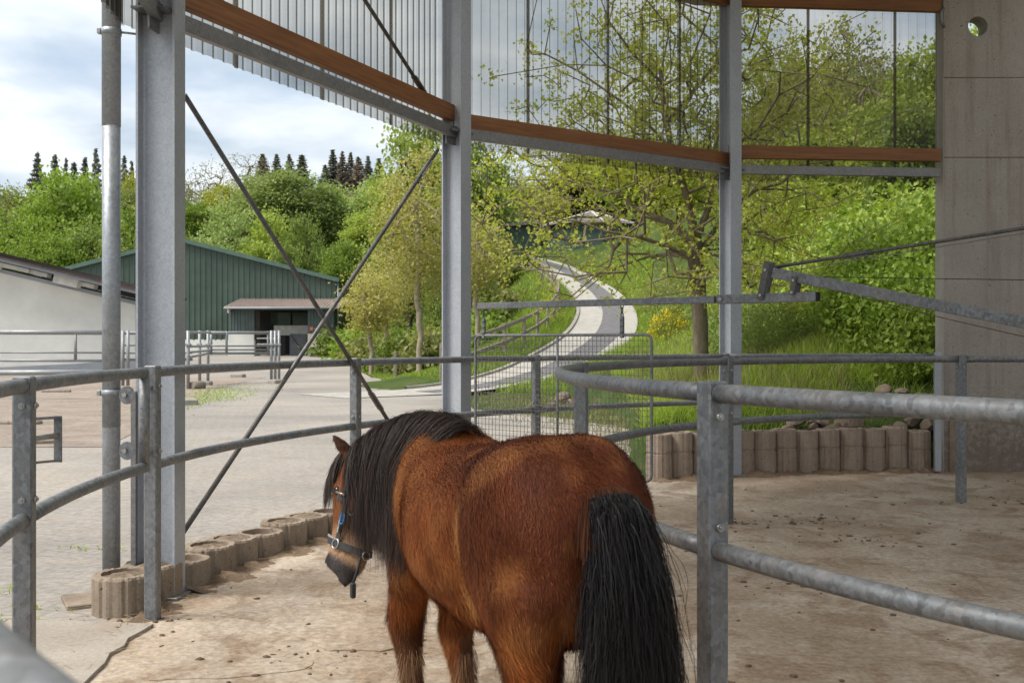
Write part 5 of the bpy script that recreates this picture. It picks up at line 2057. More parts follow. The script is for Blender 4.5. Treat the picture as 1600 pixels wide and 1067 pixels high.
#  x of the middle, y of the top, distance, width in pixels, kind
FOREST = [
    (-60, 300, 104, 170, 'green'), (15, 292, 122, 150, 'olive'), (-5, 300, 126, 130, 'green'), (205, 300, 130, 110, 'green'), (100, 262, 116, 175, 'bright'), (185, 296, 128, 120, 'olive'), (30, 330, 100, 150, 'bright'), (150, 340, 98, 140, 'green'), (70, 360, 94, 130, 'bright'), (215, 318, 108, 120, 'bright'), (225, 270, 135, 90, 'yellow'), (250, 345, 100, 100, 'green'),
    (300, 262, 140, 95, 'bare'), (335, 250, 148, 95, 'bare'), (385, 243, 150, 90, 'bare'), (275, 285, 132, 80, 'olive'), (300, 312, 116, 85, 'bright'), (350, 285, 128, 95, 'yellow'),
    (58, 231, 160, 34, 'spruce'), (86, 229, 162, 36, 'spruce'), (103, 243, 158, 26, 'spruce'), (116, 239, 160, 30, 'spruce'), (133, 236, 163, 30, 'spruce'), (150, 232, 160, 34, 'spruce'), (168, 246, 158, 30, 'brown'), (194, 236, 160, 28, 'spruce'), (206, 244, 162, 26, 'spruce'),
    (240, 240, 162, 30, 'spruce'), (410, 240, 158, 34, 'brown'), (432, 238, 160, 32, 'spruce'), (452, 236, 162, 26, 'spruce'), (472, 240, 158, 34, 'spruce'), (508, 252, 158, 24, 'spruce'), (520, 233, 162, 30, 'spruce'), (535, 238, 160, 30, 'brown'), (548, 237, 163, 30, 'spruce'), (560, 241, 160, 30, 'brown'), (575, 244, 162, 30, 'spruce'), (592, 248, 160, 28, 'spruce'),
    (432, 262, 112, 185, 'light'), (368, 322, 104, 120, 'light'), (512, 288, 116, 110, 'light'), (480, 342, 98, 90, 'green'), (537, 372, 92, 90, 'bright'), (430, 335, 103, 110, 'lime'), (580, 330, 96, 110, 'lime'),
    (640, 192, 84, 175, 'lime'), (690, 250, 92, 150, 'green'), (745, 215, 78, 130, 'green'), (600, 275, 100, 110, 'light'), (735, 330, 62, 95, 'green'), (790, 262, 105, 120, 'olive'), (700, 400, 58, 90, 'green'),
    (860, 225, 122, 110, 'bare'), (915, 232, 128, 120, 'brown'), (960, 228, 125, 140, 'lime'), (1025, 240, 112, 150, 'bright'), (1060, 222, 108, 150, 'lime'), (1110, 245, 104, 130, 'lime'), (850, 300, 108, 90, 'spring'),
    (1175, 190, 62, 130, 'lime'), (1215, 150, 48, 150, 'green'), (1180, 250, 52, 110, 'lime'), (1315, 30, 34, 230, 'olive'), (1270, 95, 38, 190, 'lime'), (1385, 70, 30, 210, 'olive'), (1455, 85, 26, 200, 'lime'), (1330, 160, 30, 200, 'lime'), (1420, 150, 24, 180, 'green'), (1220, 60, 36, 170, 'olive'), (1360, 110, 33, 200, 'lime'), (1545, 20, 27, 260, 'lime'), (1250, 240, 36, 130, 'lime'), (1640, 120, 25, 200, 'green'),
]
rt3 = random.Random(5)
cnt = {}
names = {'spruce': 'spruce_tree', 'brown': 'conifer_tree', 'bare': 'bare_tree', 'spring': 'spring_tree'}
spots = {}
for x, y, d, w, k in sorted(FOREST, key=lambda q: q[0]):
    cnt.setdefault(k, 0); cnt[k] += 1
    X_ = PX(x, d)
    g = gz(X_, d)
    top = PZ(y, d)
    h = max(3.0, top - g)
    wm = w / F * d
    if k in ('spruce', 'brown'):
        pr = PC[rt3.randrange(3)]; s, sz = wm * 2.2 / 4.2 * rt3.uniform(.8, 1.25), h / 12.0 * rt3.uniform(.92, 1.0)
        bk = M_BARKDARK
    elif k == 'bare':
        pr = PB[rt3.randrange(2)]; s, sz = wm / 6.6, h / 9.4
        bk = M_TWIG
    elif k in ('spring', 'olive'):
        pr = PS[rt3.randrange(3)]; s, sz = wm / 5.8, h / 6.5
        bk = M_TWIG
    else:
        pr = PD[rt3.randrange(4)]; s, sz = wm / 8.2, h / 9.8
        bk = M_BARKDARK
    n_ = cnt[k]
    lab = '%s, %s of its kind from the left along the hillside' % (LB[k][1], ORD[n_ - 1])
    place_tree(names.get(k, 'broadleaf_tree'), pr, X_, d, g - .1, s, sz, rt3.uniform(0, 6.28), bk, LB[k][0], lab, 'trees on the hillside: ' + k)

# row of young trees by the yard
for (x, yb, yt, d, w, lab, i) in ((655, 600, 238, 38.5, 165, 'thin tree with mottled pale trunk on the verge beside the steel column', 0), (603, 578, 395, 54, 110, 'thin spring tree behind the mottled trunk, middle of the row on the verge', 1), (580, 585, 425, 49, 95, 'small spring tree at the left end of the row on the verge', 2), (745, 590, 330, 47, 110, 'thin spring tree just right of the steel column, below the road fence', 1)):
    X_ = PX(x, d); g = gz(X_, d); h = PZ(yt, d) - g
    t = thing('spring_tree', lab, 'tree', (X_, d, g), 'young trees along the verge', 1.3 * i)
    tm, cm = tree_proto(170 + i + int(x), h, h * (.33 if i == 0 else .42), w / F * d * .5, 240, 8500 if i == 0 else 4200, .085 if i == 0 else .10, .115, .0055, .45, .30)
    obj('trunk', tm, M_BARKPALE, t); obj('crown', cm, L_SPRING, t)

# the big tree in front of the bank
def big_tree():
    rng = np.random.default_rng(207)
    X_, d = 2.72, 15.0
    g = gz(X_, d)
    t = thing('leafy_tree', 'spreading tree with young leaves on the bank behind the mesh gate', 'tree', (X_, d, g), None, 0.0)
    fork = PZ(395, d) - g
    trunk = [np.array([0, 0, -.3]), np.array([-.02, 0, .3]), np.array([-.03, 0, .9]), np.array([-.06, 0, fork - .45]), np.array([-.09, 0, fork - .1]), np.array([-.10, .02, fork + .12])]
    polys = [[(1078, 402, 0), (1040, 385, -.1), (1000, 372, -.3), (950, 365, -.5), (905, 352, -.6), (860, 345, -.7), (810, 330, -.8)],
             [(1080, 382, 0), (1040, 350, .1), (1005, 332, .2), (975, 310, .3), (935, 295, .4), (890, 275, .5), (850, 245, .6)],
             [(1084, 378, 0), (1074, 330, 0), (1063, 285, .05), (1048, 235, .1), (1040, 180, .1), (1034, 120, .1), (1040, 60, .1), (1046, 0, .1)],
             [(1046, 225, .1), (1000, 178, .2), (950, 145, .3), (900, 112, .4), (850, 85, .4)],
             [(1042, 195, .1), (1082, 150, -.2), (1118, 105, -.3), (1150, 50, -.3)],
             [(1094, 378, 0), (1107, 320, .1), (1114, 260, .2), (1125, 190, .2), (1158, 120, .3), (1200, 60, .3)],
             [(1096, 392, 0), (1122, 372, -.1), (1160, 358, -.2), (1210, 375, -.4), (1250, 402, -.4)],
             [(1094, 386, 0), (1130, 332, .3), (1180, 302, .5), (1240, 300, .6), (1290, 288, .6)],
             [(1080, 397, 0), (1050, 397, .3), (1010, 402, .6), (960, 417, .7), (900, 440, .8)],
             [(1098, 397, 0), (1150, 412, -.5), (1190, 432, -.6), (1202, 462, -.6)],
             [(1036, 140, .1), (990, 90, -.4), (950, 40, -.6), (930, -20, -.6)],
             [(1063, 285, .05), (1010, 255, -.6), (950, 225, -1.0), (890, 190, -1.2)],
             [(1114, 260, .2), (1170, 215, -.3), (1230, 180, -.5), (1275, 120, -.6)]]
    limbs = [(760, 330, -.3), (800, 250, .3), (850, 120, .8), (900, 380, -1.2), (930, 60, -.6), (1000, 20, .6), (1080, -40, .2), (1180, 20, .5), (1230, 130, -.6), (1260, 330, .7), (1290, 210, 1.0), (1200, 430, -.9), (980, 470, .9), (860, 470, -.4), (1130, 480, -1.4), (1150, -60, -.8), (880, 230, 1.6), (1000, 300, -2.0), (1050, 180, 2.0), (950, 420, 1.7), (780, 420, .4), (820, 390, 1.2), (1250, 60, .0), (1240, 440, .9)]
    A = []
    for x, y, dd in limbs:
        D = d + dd
        A.append(np.array([PX(x, D) - X_, dd, PZ(y, D) - g]))
    A = np.array(A)
    c0 = np.array([-.2, 0, fork + 1.45])
    fill = []
    while len(fill) < 1000:
        e = A[rng.integers(len(A))] if rng.random() < .8 else None
        if e is not None:
            p = c0 * (1 - (q := rng.random() ** .55)) + e * q + rng.normal(0, .42, 3)
        else:
            p = rng.normal(size=3) * np.array([1.9, 1.6, 1.7]) + c0 + np.array([-.2, 0, .9])
        if p[2] > fork - .85 and np.linalg.norm((p - c0) / np.array([3.3, 2.6, 3.2])) < 1.1:
            fill.append(p)
    att = np.vstack([A, np.array(fill)])
    pre = [np.array(q) for q in trunk]; prep = [-1] + list(range(len(trunk) - 1))
    for pl_ in polys:
        P3 = [np.array([PX(x, d + dd) - X_, dd, PZ(y, d + dd) - g]) for x, y, dd in pl_]
        base_i = int(np.argmin([np.linalg.norm(q - P3[0]) for q in pre]))
        prev = base_i
        for q in P3[1:] if np.linalg.norm(pre[base_i] - P3[0]) < .12 else P3:
            pre.append(q + rng.normal(0, .02, 3)); prep.append(prev); prev = len(pre) - 1
    N, par, rad_, ch = grow(rng, pre, att, .0034, 2.35, .45, prep, 5)
    k = .112 / rad_[2]
    rad2 = np.where(np.arange(len(N)) < 6, rad_ * k, np.maximum(.0035, .094 * (np.clip(rad_ / rad_[2], 0, 1)) ** 1.0))
    i = np.arange(1, len(N)); p = par[i]
    tm = tubes_np('trunk', N[p], N[i], np.minimum(rad2[p], rad2[i] * 1.5), rad2[i], 8)
    # the knobbly swelling under the fork
    o = obj('trunk', tm, M_BARK, t)
    kn = MB()
    kn.tube([(-.055, 0, fork - .62), (-.075, 0, fork - .42), (-.085, 0, fork - .22), (-.095, .01, fork - .02), (-.10, .02, fork + .12)], [.092, .126, .112, .130, .07], 14)
    kn.obj('burr', M_BARKDARK, t)
    tips = np.where((rad_ < .0036 * 3.0) & (np.arange(len(N)) > 12))[0]
    nl = 26000
    lowl = (N[tips, 2] < fork + .9) & (N[tips, 0] < -.5)
    wt_ = np.where(lowl, .45, 1.0)
    pick = rng.choice(tips, nl, p=wt_ / wt_.sum())
    off = rng.normal(0, .085, (nl, 3))
    cen = N[pick] + off
    v = np.clip(.4 * rng.random(len(N))[pick] + .6 * rng.random(nl), 0, 1)
    # lobed leaves: five-point fans
    nr = rng.normal(size=(nl, 3)); nr[:, 2] += .5; nr /= np.linalg.norm(nr, axis=1)[:, None]
    a = rng.normal(size=(nl, 3)); a -= nr * np.sum(a * nr, 1)[:, None]; a /= np.linalg.norm(a, axis=1)[:, None]; b = np.cross(nr, a)
    s = rng.uniform(.020, .043, nl)[:, None]
    sh = [(-1, 0, 0), (-.2, .85, .15), (.05, .35, .0), (1.1, 0, -.15), (.05, -.35, .0), (-.2, -.85, .15)]
    V = np.stack([cen + a * s * x + b * s * y + nr * s * z for x, y, z in sh], 1).reshape(-1, 3)
    q = np.arange(nl)[:, None] * 6
    f = np.hstack([q + np.array([[0, 1, 2]]), q + np.array([[0, 2, 4]]), q + np.array([[2, 3, 4]]), q + np.array([[0, 4, 5]])]).reshape(-1, 3)
    obj('crown', np_mesh('crown', V, f, False, {'v': np.repeat(v, 6)}), L_NEAR, t)


big_tree()


# ------------------------------------------------------------------ bushes on the bank and by the road
def bush_proto(seed, n, ls, stems=14, lump=30, flat=.8):
    rng = np.random.default_rng(seed)
    cl = rng.normal(size=(lump, 3)); cl /= np.linalg.norm(cl, axis=1)[:, None]
    cl *= (rng.uniform(.25, 1, lump) ** .5)[:, None]; cl[:, 2] = np.abs(cl[:, 2]) * flat
    k = rng.integers(0, lump, n)
    cen = cl[k] + rng.normal(0, .19, (n, 3))
    cen[:, 2] = np.abs(cen[:, 2]) + .02
    v = np.clip(.5 * rng.random(lump)[k] + .5 * rng.random(n), 0, 1)
    cm = leaves_mesh('foliage', cen, rng.uniform(.6, 1.4, n) * ls, rng, v, .5)
    sm = MB()
    for i in range(stems):
        e = cl[rng.integers(lump)]
        sm.tube([(e[0] * .1, e[1] * .1, -.2), (e[0] * .5, e[1] * .5, e[2] * .55), tuple(e)], [.02, .014, .005], 4)
    return cm, sm.mesh('stems')


BP = [bush_proto(300 + i, 7000, .05, 14, 46) for i in range(3)]
BQ = [bush_proto(310 + i, 3600, .042, 26, 30, 1.0) for i in range(2)]
BF = [bush_proto(320 + i, 4200, .11) for i in range(2)]


def bush(name, pr, X_, Y_, r, hgt, lm, label, group, cat='bush', sink=.15):
    t = thing(name, label, cat, (X_, Y_, gz(X_, Y_) - sink), group, rt3.uniform(0, 6.28))
    t.scale = (r, r, hgt)
    for nm, me, m in (('foliage', pr[0], lm), ('stems', pr[1], M_TWIG)):
        o = obj(nm, me, None, t)
        if len(o.data.materials) == 0:
            o.data.materials.append(None)
        o.material_slots[0].link = 'OBJECT'; o.material_slots[0].material = m
    return t


# (x of the middle in the photograph, distance, radius, height)
bank = [(1445, 14.2, .9, 1.3), (1405, 15.0, 1.0, 1.4), (1350, 15.6, .9, 1.1), (1440, 16.2, 1.3, 1.8), (1385, 17.2, 1.3, 1.6), (1310, 17.5, 1.1, 1.2), (1425, 18.8, 1.5, 2.0), (1345, 19.5, 1.4, 1.6), (1480, 17.6, 1.3, 1.9), (1290, 20.5, 1.2, 1.2), (1395, 21.5, 1.7, 2.0), (1460, 22, 1.8, 2.2), (1325, 23, 1.7, 1.8), (1265, 24, 1.4, 1.3), (1410, 25.5, 2, 2.4), (1345, 27, 2, 2.2), (1280, 28, 1.8, 1.8), (1225, 29, 1.7, 1.6), (1180, 33, 1.9, 1.9), (1470, 27, 2, 2.4)]
for i, (x, d, r, h) in enumerate(sorted(bank, key=lambda q: -q[0])):
    kind_ = 0 if x > 1330 else rt3.choice([0, 1])
    bush('bramble_bush', BP[i % 3], PX(x, d), d, r, h, (L_BRAMBLE, L_BRAMBLE, L_LIME)[i % 3] if x > 1330 else (L_LIME, L_BRUSH)[i % 2], 'leafy green bramble on the bank, %s leftwards from the concrete wall' % ORD[i], 'brambles covering the bank')
brush = [(1180, 15.5, .5, .9), (1215, 16.5, .7, 1.0), (1245, 15.8, .6, .8), (1165, 19, .8, 1.2), (1205, 21, 1.0, 1.3), (1250, 19.5, .9, 1.1), (1140, 23, .9, 1.2), (1165, 27, 1.1, 1.5), (1060, 34, 1.0, 1.2), (1080, 42, 1.6, 1.6), (1040, 52, 1.8, 1.8), (1120, 46, 2, 2)]
for i, (x, d, r, h) in enumerate(sorted(brush)):
    bush('scrub_bush', BQ[i % 2], PX(x, d), d, r, h, L_BRUSH if i % 3 else L_OLIVE, 'loose twiggy scrub on the grassy slope, %s from the left' % ORD[i], 'scrub on the grassy slope')
verge = [(540, 75, 2.2, 2.4), (560, 64, 1.8, 2.2), (592, 60, 1.8, 2.0), (625, 52, 1.5, 1.9), (640, 62, 2, 2.6), (675, 47, 1.5, 2.1), (700, 52, 1.7, 2.4), (735, 52, 1.6, 2.4), (755, 60, 1.9, 2.8), (780, 66, 2, 2.6), (745, 70, 2.4, 3.2), (800, 78, 2.2, 2.4), (770, 50, 1.2, 1.5)]
for i, (x, d, r, h) in enumerate(sorted(verge)):
    bush('hedge_bush', BF[i % 2], PX(x, d), d, r, h, (L_GREEN, L_BRIGHT, L_OLIVE)[i % 3], 'dense green bush between the verge trees and the road, %s from the left' % ORD[i], 'bushes left of the road')
# yellow broom beside the road
bt = bush('broom_bush', BQ[0], PX(1046, 30), 30, .62, 1.0, L_BRUSH, 'yellow-flowering broom bush at the right edge of the road', None)
rngb = np.random.default_rng(9)
k = 700
pp = rngb.normal(size=(k, 3)); pp /= np.linalg.norm(pp, axis=1)[:, None]; pp[:, 2] = np.abs(pp[:, 2]) * .95; pp *= rngb.uniform(.75, 1.1, (k, 1))
obj('flowers', leaves_mesh('flowers', pp, .075, rngb, rngb.random(k)), L_BROOM, bt, kind='stuff')
b2 = bush('broom_bush', BQ[1], PX(1110, 27), 27, .5, .8, L_BRUSH, 'smaller broom bush with few yellow flowers behind the tree trunk', None)
obj('flowers', leaves_mesh('flowers', pp[:160], .07, rngb, rngb.random(160)), L_BROOM, b2, kind='stuff')


# ------------------------------------------------------------------ grass
def blades(name, X_, Y_, ln, wd, rng, mat, z=None, lean=.45, v=None, **kw):
    n = len(X_)
    Z_ = ground_z(X_, Y_) if z is None else z
    P = np.column_stack([X_, Y_, Z_ - .02])
    a = rng.uniform(0, 2 * np.pi, n); w = np.column_stack([np.cos(a), np.sin(a), np.zeros(n)]) * (wd * .5)[:, None]
    d = np.column_stack([rng.normal(0, lean, n), rng.normal(0, lean, n), np.ones(n)]); d /= np.linalg.norm(d, axis=1)[:, None]
    mid = P + d * (ln * .6)[:, None]
    tip = P + d * ln[:, None] + np.column_stack([d[:, 0], d[:, 1], -.3 * np.ones(n)]) * (ln * .25)[:, None]
    V = np.stack([P - w, P + w, mid + w * .7, mid - w * .7, tip], 1).reshape(-1, 3)
    i = np.arange(n)[:, None] * 5
    f = np.hstack([i + np.array([[0, 1, 2]]), i + np.array([[0, 2, 3]]), i + np.array([[3, 2, 4]])]).reshape(-1, 3)
    vv = rng.random(n) if v is None else v
    return obj(name, np_mesh(name, V, f, False, {'v': np.repeat(np.clip(vv, 0, 1), 5)}), mat, kind='stuff', **kw)


rg = np.random.default_rng(41)


def scatter(n, x0, x1, y0, y1, dens=1.0):
    """positions thinned with distance, so that the far grass is sparse"""
    Y_ = y0 * (y1 / y0) ** rg.random(n)
    X_ = rg.uniform(x0, x1, n) * 0 + PX(rg.uniform(x0, x1, n), Y_)
    return X_, Y_


# bank behind the walker
X_, Y_ = scatter(90000, 960, 1480, 11.6, 34)
dt2, st2, _z = near_line(TOED, X_, Y_)
rr = np.hypot(X_ - C[0], Y_ - C[1])
ok = (st2 > .05) & (rr > 7.2)
# bare soil and stones close to the wall
bare_ = (X_ > 4.15) & (Y_ < 13.6)
ok &= ~bare_ | (rg.random(len(X_)) < .12)
X_, Y_ = X_[ok], Y_[ok]
n = len(X_)
pn_ = np.sin(X_ * 1.7 + Y_ * .9) + np.sin(X_ * .8 - Y_ * 1.9)
ln = rg.uniform(.10, .30, n) * (1 + .35 * pn_ * .5) * (1 + .02 * (Y_ - 12))
blades('bank_grass', X_, Y_, ln, rg.uniform(.006, .012, n) * (Y_ / 12) ** .8, rg, L_GRASS, v=.5 * rg.random(n) + .25 + .12 * pn_, label='long bright green grass growing on the bank', cat='grass')
X_, Y_ = scatter(9000, 980, 1330, 12.5, 30)
dt2, st2, _z = near_line(TOED, X_, Y_); ok = (st2 > .2) & (np.hypot(X_ - C[0], Y_ - C[1]) > 7.6)
X_, Y_ = X_[ok], Y_[ok]; n = len(X_)
blades('dry_grass', X_, Y_, rg.uniform(.2, .55, n), rg.uniform(.005, .009, n) * (Y_ / 12) ** .8, rg, L_GRASSDRY, lean=.3, label='pale dry stalks standing in the bank grass', cat='grass')
# slope left of the road and the verge
X_, Y_ = scatter(60000, 690, 1020, 27, 80)
dr2, sr2, _z = near_line(ROADD, X_, Y_)
dt2, st2, _z2 = near_line(TOED, X_, Y_)
ok = ((sr2 < -1.65) | (sr2 > 1.42)) & (dr2 > 1.4) & (ground_z(X_, Y_) > .02)
X_, Y_ = X_[ok], Y_[ok]; n = len(X_)
blades('slope_grass', X_, Y_, rg.uniform(.18, .5, n), rg.uniform(.02, .035, n) * (Y_ / 40) ** .9, rg, L_GRASS, label='tall bright grass on the slope beside the road', cat='grass')
X_, Y_ = scatter(30000, 525, 735, 34, 85)
yx = np.interp(Y_, [34, 37, 43, 55, 70, 84], [-2.2, -3.7, -5.4, -8.2, -11.3, -12.1])
ok = X_ > yx
X_, Y_ = X_[ok], Y_[ok]; n = len(X_)
blades('verge_grass', X_, Y_, rg.uniform(.05, .16, n), rg.uniform(.02, .04, n), rg, L_GRASS, v=rg.random(n) * .8, label='short grass of the verge under the young trees', cat='grass')
# thin grass between the track and the road, weeds in the yard
X_, Y_ = scatter(9000, 700, 1010, 14, 33)
sel = (X_ > np.interp(Y_, [14, 18, 22, 26, 31], [1.6, 1.2, -.3, -1.0, -1.6]) + rg.normal(0, .5, len(X_))) & (near_line(ROADD, X_, Y_)[0] > 1.5)
X_, Y_ = X_[sel], Y_[sel]; n = len(X_)
blades('thin_grass', X_, Y_, rg.uniform(.05, .16, n), rg.uniform(.010, .02, n), rg, L_GRASSDRY, z=np.maximum(ground_z(X_, Y_), 0.0), v=rg.random(n), label='thin yellowish grass on the bare ground before the road', cat='grass')
wx, wy = [], []
for (cx, cy, sx, sy, n) in ((-7.9, 26.5, .5, 2.6, 1500), (-8.9, 30.5, .5, 2.5, 900), (-2.75, 5.6, .10, .05, 60), (-2.95, 5.75, .12, .03, 60), (-3.1, 7.6, .15, .06, 40), (-2.62, 5.9, .2, .03, 50), (-3.2, 6.3, .2, .04, 50), (-.35, 12.8, .6, .5, 500), (.35, 13.5, .6, .8, 700)):
    wx.append(rg.normal(cx, sx, n)); wy.append(rg.normal(cy, sy, n))
X_, Y_ = np.concatenate(wx), np.concatenate(wy); n = len(X_)
blades('yard_weeds', X_, Y_, rg.uniform(.02, .07, n) * (1 + .03 * Y_), rg.uniform(.006, .012, n) * (1 + .04 * Y_), rg, L_GRASS, z=np.zeros(n) + .004, lean=.8, label='low weeds growing in the joints of the yard', cat='weeds')

# ------------------------------------------------------------------ litter on the track
n = 2000
aa = rg.uniform(0, 2 * np.pi, n); r_ = 7.0 * np.sqrt(rg.random(n))
cx, cy = C[0] + r_ * np.cos(aa), C[1] + r_ * np.sin(aa)
cc = rg.integers(0, 45, n); cl2 = rg.random(n) < .65
cx[cl2] = cx[:45][cc[cl2]] + rg.normal(0, .22, cl2.sum()); cy[cl2] = cy[:45][cc[cl2]] + rg.normal(0, .16, cl2.sum())
s = np.abs(rg.normal(.006, .006, n)) + .003
big_ = rg.random(n) < .04
s[big_] = rg.uniform(.010, .018, big_.sum())
bmc = bmesh.new(); bmesh.ops.create_icosphere(bmc, subdivisions=1, radius=1)
o3 = np.array([tuple(v.co) for v in bmc.verts]) * np.array([1, 1, .55]); bmc.verts.index_update()
f8 = np.array([[v.index for v in f.verts] for f in bmc.faces]); bmc.free()
nv_ = len(o3)
V = (o3[None] * s[:, None, None] * rg.uniform(.7, 1.3, (n, nv_, 1)) * rg.uniform(.7, 1.4, (n, 1, 3)) + np.column_stack([cx, cy, np.full(n, .006)])[:, None, :]).reshape(-1, 3)
obj('dirt_clods', np_mesh('dirt_clods', V, (np.arange(n)[:, None, None] * nv_ + f8[None]).reshape(-1, 3), True), M_CLOD, kind='stuff', label='dark crumbs of dung and dirt lying about the track', cat='dirt')
n = 1400
aa = rg.uniform(R(130), R(215), n); r_ = rg.uniform(5.2, 7.3, n)
cx, cy = C[0] + r_ * np.cos(aa), C[1] + r_ * np.sin(aa)
an = rg.uniform(0, 6.28, n); L_ = rg.uniform(.01, .05, n); wd = .0016
du = np.column_stack([np.cos(an), np.sin(an), np.zeros(n)]); dv = np.column_stack([-np.sin(an), np.cos(an), np.zeros(n)])
P = np.column_stack([cx, cy, np.full(n, .026)])
V = np.stack([P - du * L_[:, None] - dv * wd, P - du * L_[:, None] + dv * wd, P + du * L_[:, None] + dv * wd + np.array([0, 0, .004]), P + du * L_[:, None] - dv * wd + np.array([0, 0, .004])], 1).reshape(-1, 3)
obj('straw', np_mesh('straw', V, np.arange(n * 4).reshape(-1, 4)), M_STRAW, kind='stuff', label='bits of pale straw scattered on the floor', cat='straw')

# ================================================================== BUILDINGS AND FAR FENCES
HY = 80.0


def wall_sheets(parent, x0, x1, y, zlo, ztop, mat, wd=1.0, rib=.2, name='wall_sheet'):
    """ribbed sheet-metal panels, each its own part; ztop(x)"""
    x = x0
    while x < x1 - .01:
        xe = min(x + wd, x1)
        xsn = []
        q = x
        while q < xe - 1e-6:
            for fr, dd in ((0, 0), (.55, 0), (.65, .05), (.9, .05)):
                xx = q + fr * rib
                if xx < xe:
                    xsn.append((xx, dd))
            q += rib
        xsn.append((xe, 0))
        m = len(xsn)
        vs = [(a, y - b, zlo) for a, b in xsn] + [(a, y - b, ztop(a)) for a, b in xsn]
        MB().add(vs, [(j, j + 1, m + j + 1, m + j) for j in range(m - 1)]).obj(name, mat, parent)
        x = xe


hl = thing('riding_hall', 'large dark green sheet-metal riding hall with a shallow gable', 'hall', (-25, HY, .5))
RX, RZ_ = PX(283, HY), PZ(379, HY)
EX, EZ = PX(526, HY), PZ(441, HY)
LX = 2 * RX - EX


def hall_top(x):
    return EZ + (RZ_ - EZ) * (1 - abs(x - RX) / (EX - RX))


wall_sheets(hl, LX, EX, HY, 1.6, hall_top, M_HALL, 1.25, .42)
MB().box(((LX + EX) / 2, HY + .06, .8), (EX - LX, .2, 1.7)).obj('base_wall', M_RENDER, hl)
for a, b in ((LX - .2, RX), (RX, EX + .25)):
    za, zb = hall_top(a) + .12, hall_top(b) + .12
    A, B = Vector((a, HY - .22, za)), Vector((b, HY - .22, zb))
    MB().box((A + B) / 2, ((B - A).length, .3, .30), frame(B - A)).obj('verge_trim', M_HALLTRIM, hl)
    D_ = 42
    n_ = Vector((0, 0, .10))
    MB().add([A + n_, B + n_, B + n_ + Vector((0, D_, 0)), A + n_ + Vector((0, D_, 0))], [(0, 1, 2, 3)]).obj('roof_slope', M_HALLTRIM, hl)
MB().add([(EX, HY, .3), (EX, HY + 42, .3), (EX, HY + 42, EZ), (EX, HY, EZ)], [(0, 1, 2, 3)]).obj('side_wall', M_HALL, hl)
MB().tube([(EX + .12, HY - .1, .5), (EX + .12, HY - .1, EZ)], .06, 8).obj('downpipe', M_PIPE, hl)

# porch with its gate
AY = 76.5
axs = [PX(v, AY) for v in (357, 397, 481, 522)]
pc2 = thing('hall_porch', 'low porch with pale tiled roof on the front of the green hall', 'porch', ((axs[0] + axs[3]) / 2, AY, .45))
zt = PZ(485, AY); zm = PZ(523, AY); zb = .40
wall_sheets(pc2, axs[0], axs[1], AY, zm, lambda x: zt + .15, paint('porch_sheet', (.10, .135, .125), .6), 1.0, .22)
wall_sheets(pc2, axs[2], axs[3], AY, zm, lambda x: zt + .15, bpy.data.materials['porch_sheet'], 1.0, .22)
MB().box(((axs[0] + axs[1]) / 2, AY + .05, (zb + zm) / 2), (axs[1] - axs[0], .22, zm - zb)).obj('base_wall', M_RENDER, pc2)
MB().box(((axs[2] + axs[3]) / 2, AY + .05, (PZ(545, AY) + zm) / 2), (axs[3] - axs[2], .22, zm - PZ(545, AY))).obj('cream_wall', M_CREAM, pc2)
MB().box(((axs[2] + axs[3]) / 2, AY + .04, (zb + PZ(545, AY)) / 2), (axs[3] - axs[2], .24, PZ(545, AY) - zb)).obj('plinth', M_PLINTH, pc2)
MB().box(((axs[1] + axs[2]) / 2, AY + .1, zt + .06), (axs[2] - axs[1], .2, .22)).obj('lintel', M_GREYDOOR, pc2)
MB().box(((axs[1] + axs[2]) / 2, AY + 3.2, (zb + zt) / 2), (axs[2] - axs[1] + .6, .1, zt - zb)).obj('shade_backing', M_DARK, pc2)  # near-black sheet stands in for the shade inside the porch
MB().box((axs[1] + .22, AY + .2, (zb + zt) / 2), (.34, .2, zt - zb)).obj('door_post', M_SOFFIT, pc2)
# glazed band above the gate, bright wall beyond, dark board doors
zg0, zg1 = PZ(508, AY), PZ(488, AY)
for i in range(2):
    a = axs[1] + .5 + i * (axs[2] - axs[1] - .6) / 2; b = a + (axs[2] - axs[1] - .9) / 2
    w = MB().box(((a + b) / 2, AY + 3.1, (zg0 + zg1) / 2), (b - a, .05, zg1 - zg0)).obj('window', M_GLASS, pc2)
wv_ = MB().box((axs[1] + 2.1, AY + 3.08, PZ(517, AY)), (2.7, .05, .75)).obj('bright_panel', M_WHITE, pc2)
dw = MB().box((PX(466, AY + .4), AY + .45, (zb + PZ(523, AY)) / 2), (PX(481, AY) - PX(454, AY), .08, PZ(523, AY) - zb)).obj('door', M_GREYDOOR, pc2)
MB().box((PX(466, AY + .4), AY + .39, (zb + PZ(523, AY)) / 2), (.06, .04, 1.75), Matrix.Rotation(R(-35), 3, 'Y')).obj('door_brace', M_SOFFIT, dw)
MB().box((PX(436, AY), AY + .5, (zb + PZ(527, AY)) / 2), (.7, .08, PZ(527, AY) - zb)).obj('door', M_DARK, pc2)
for k_ in range(3):
    MB().box((PX(416, AY), AY - .1, PZ(548 - 9 * k_, AY)), (1.3, .05, .07)).obj('rail', M_WHITE, pc2)
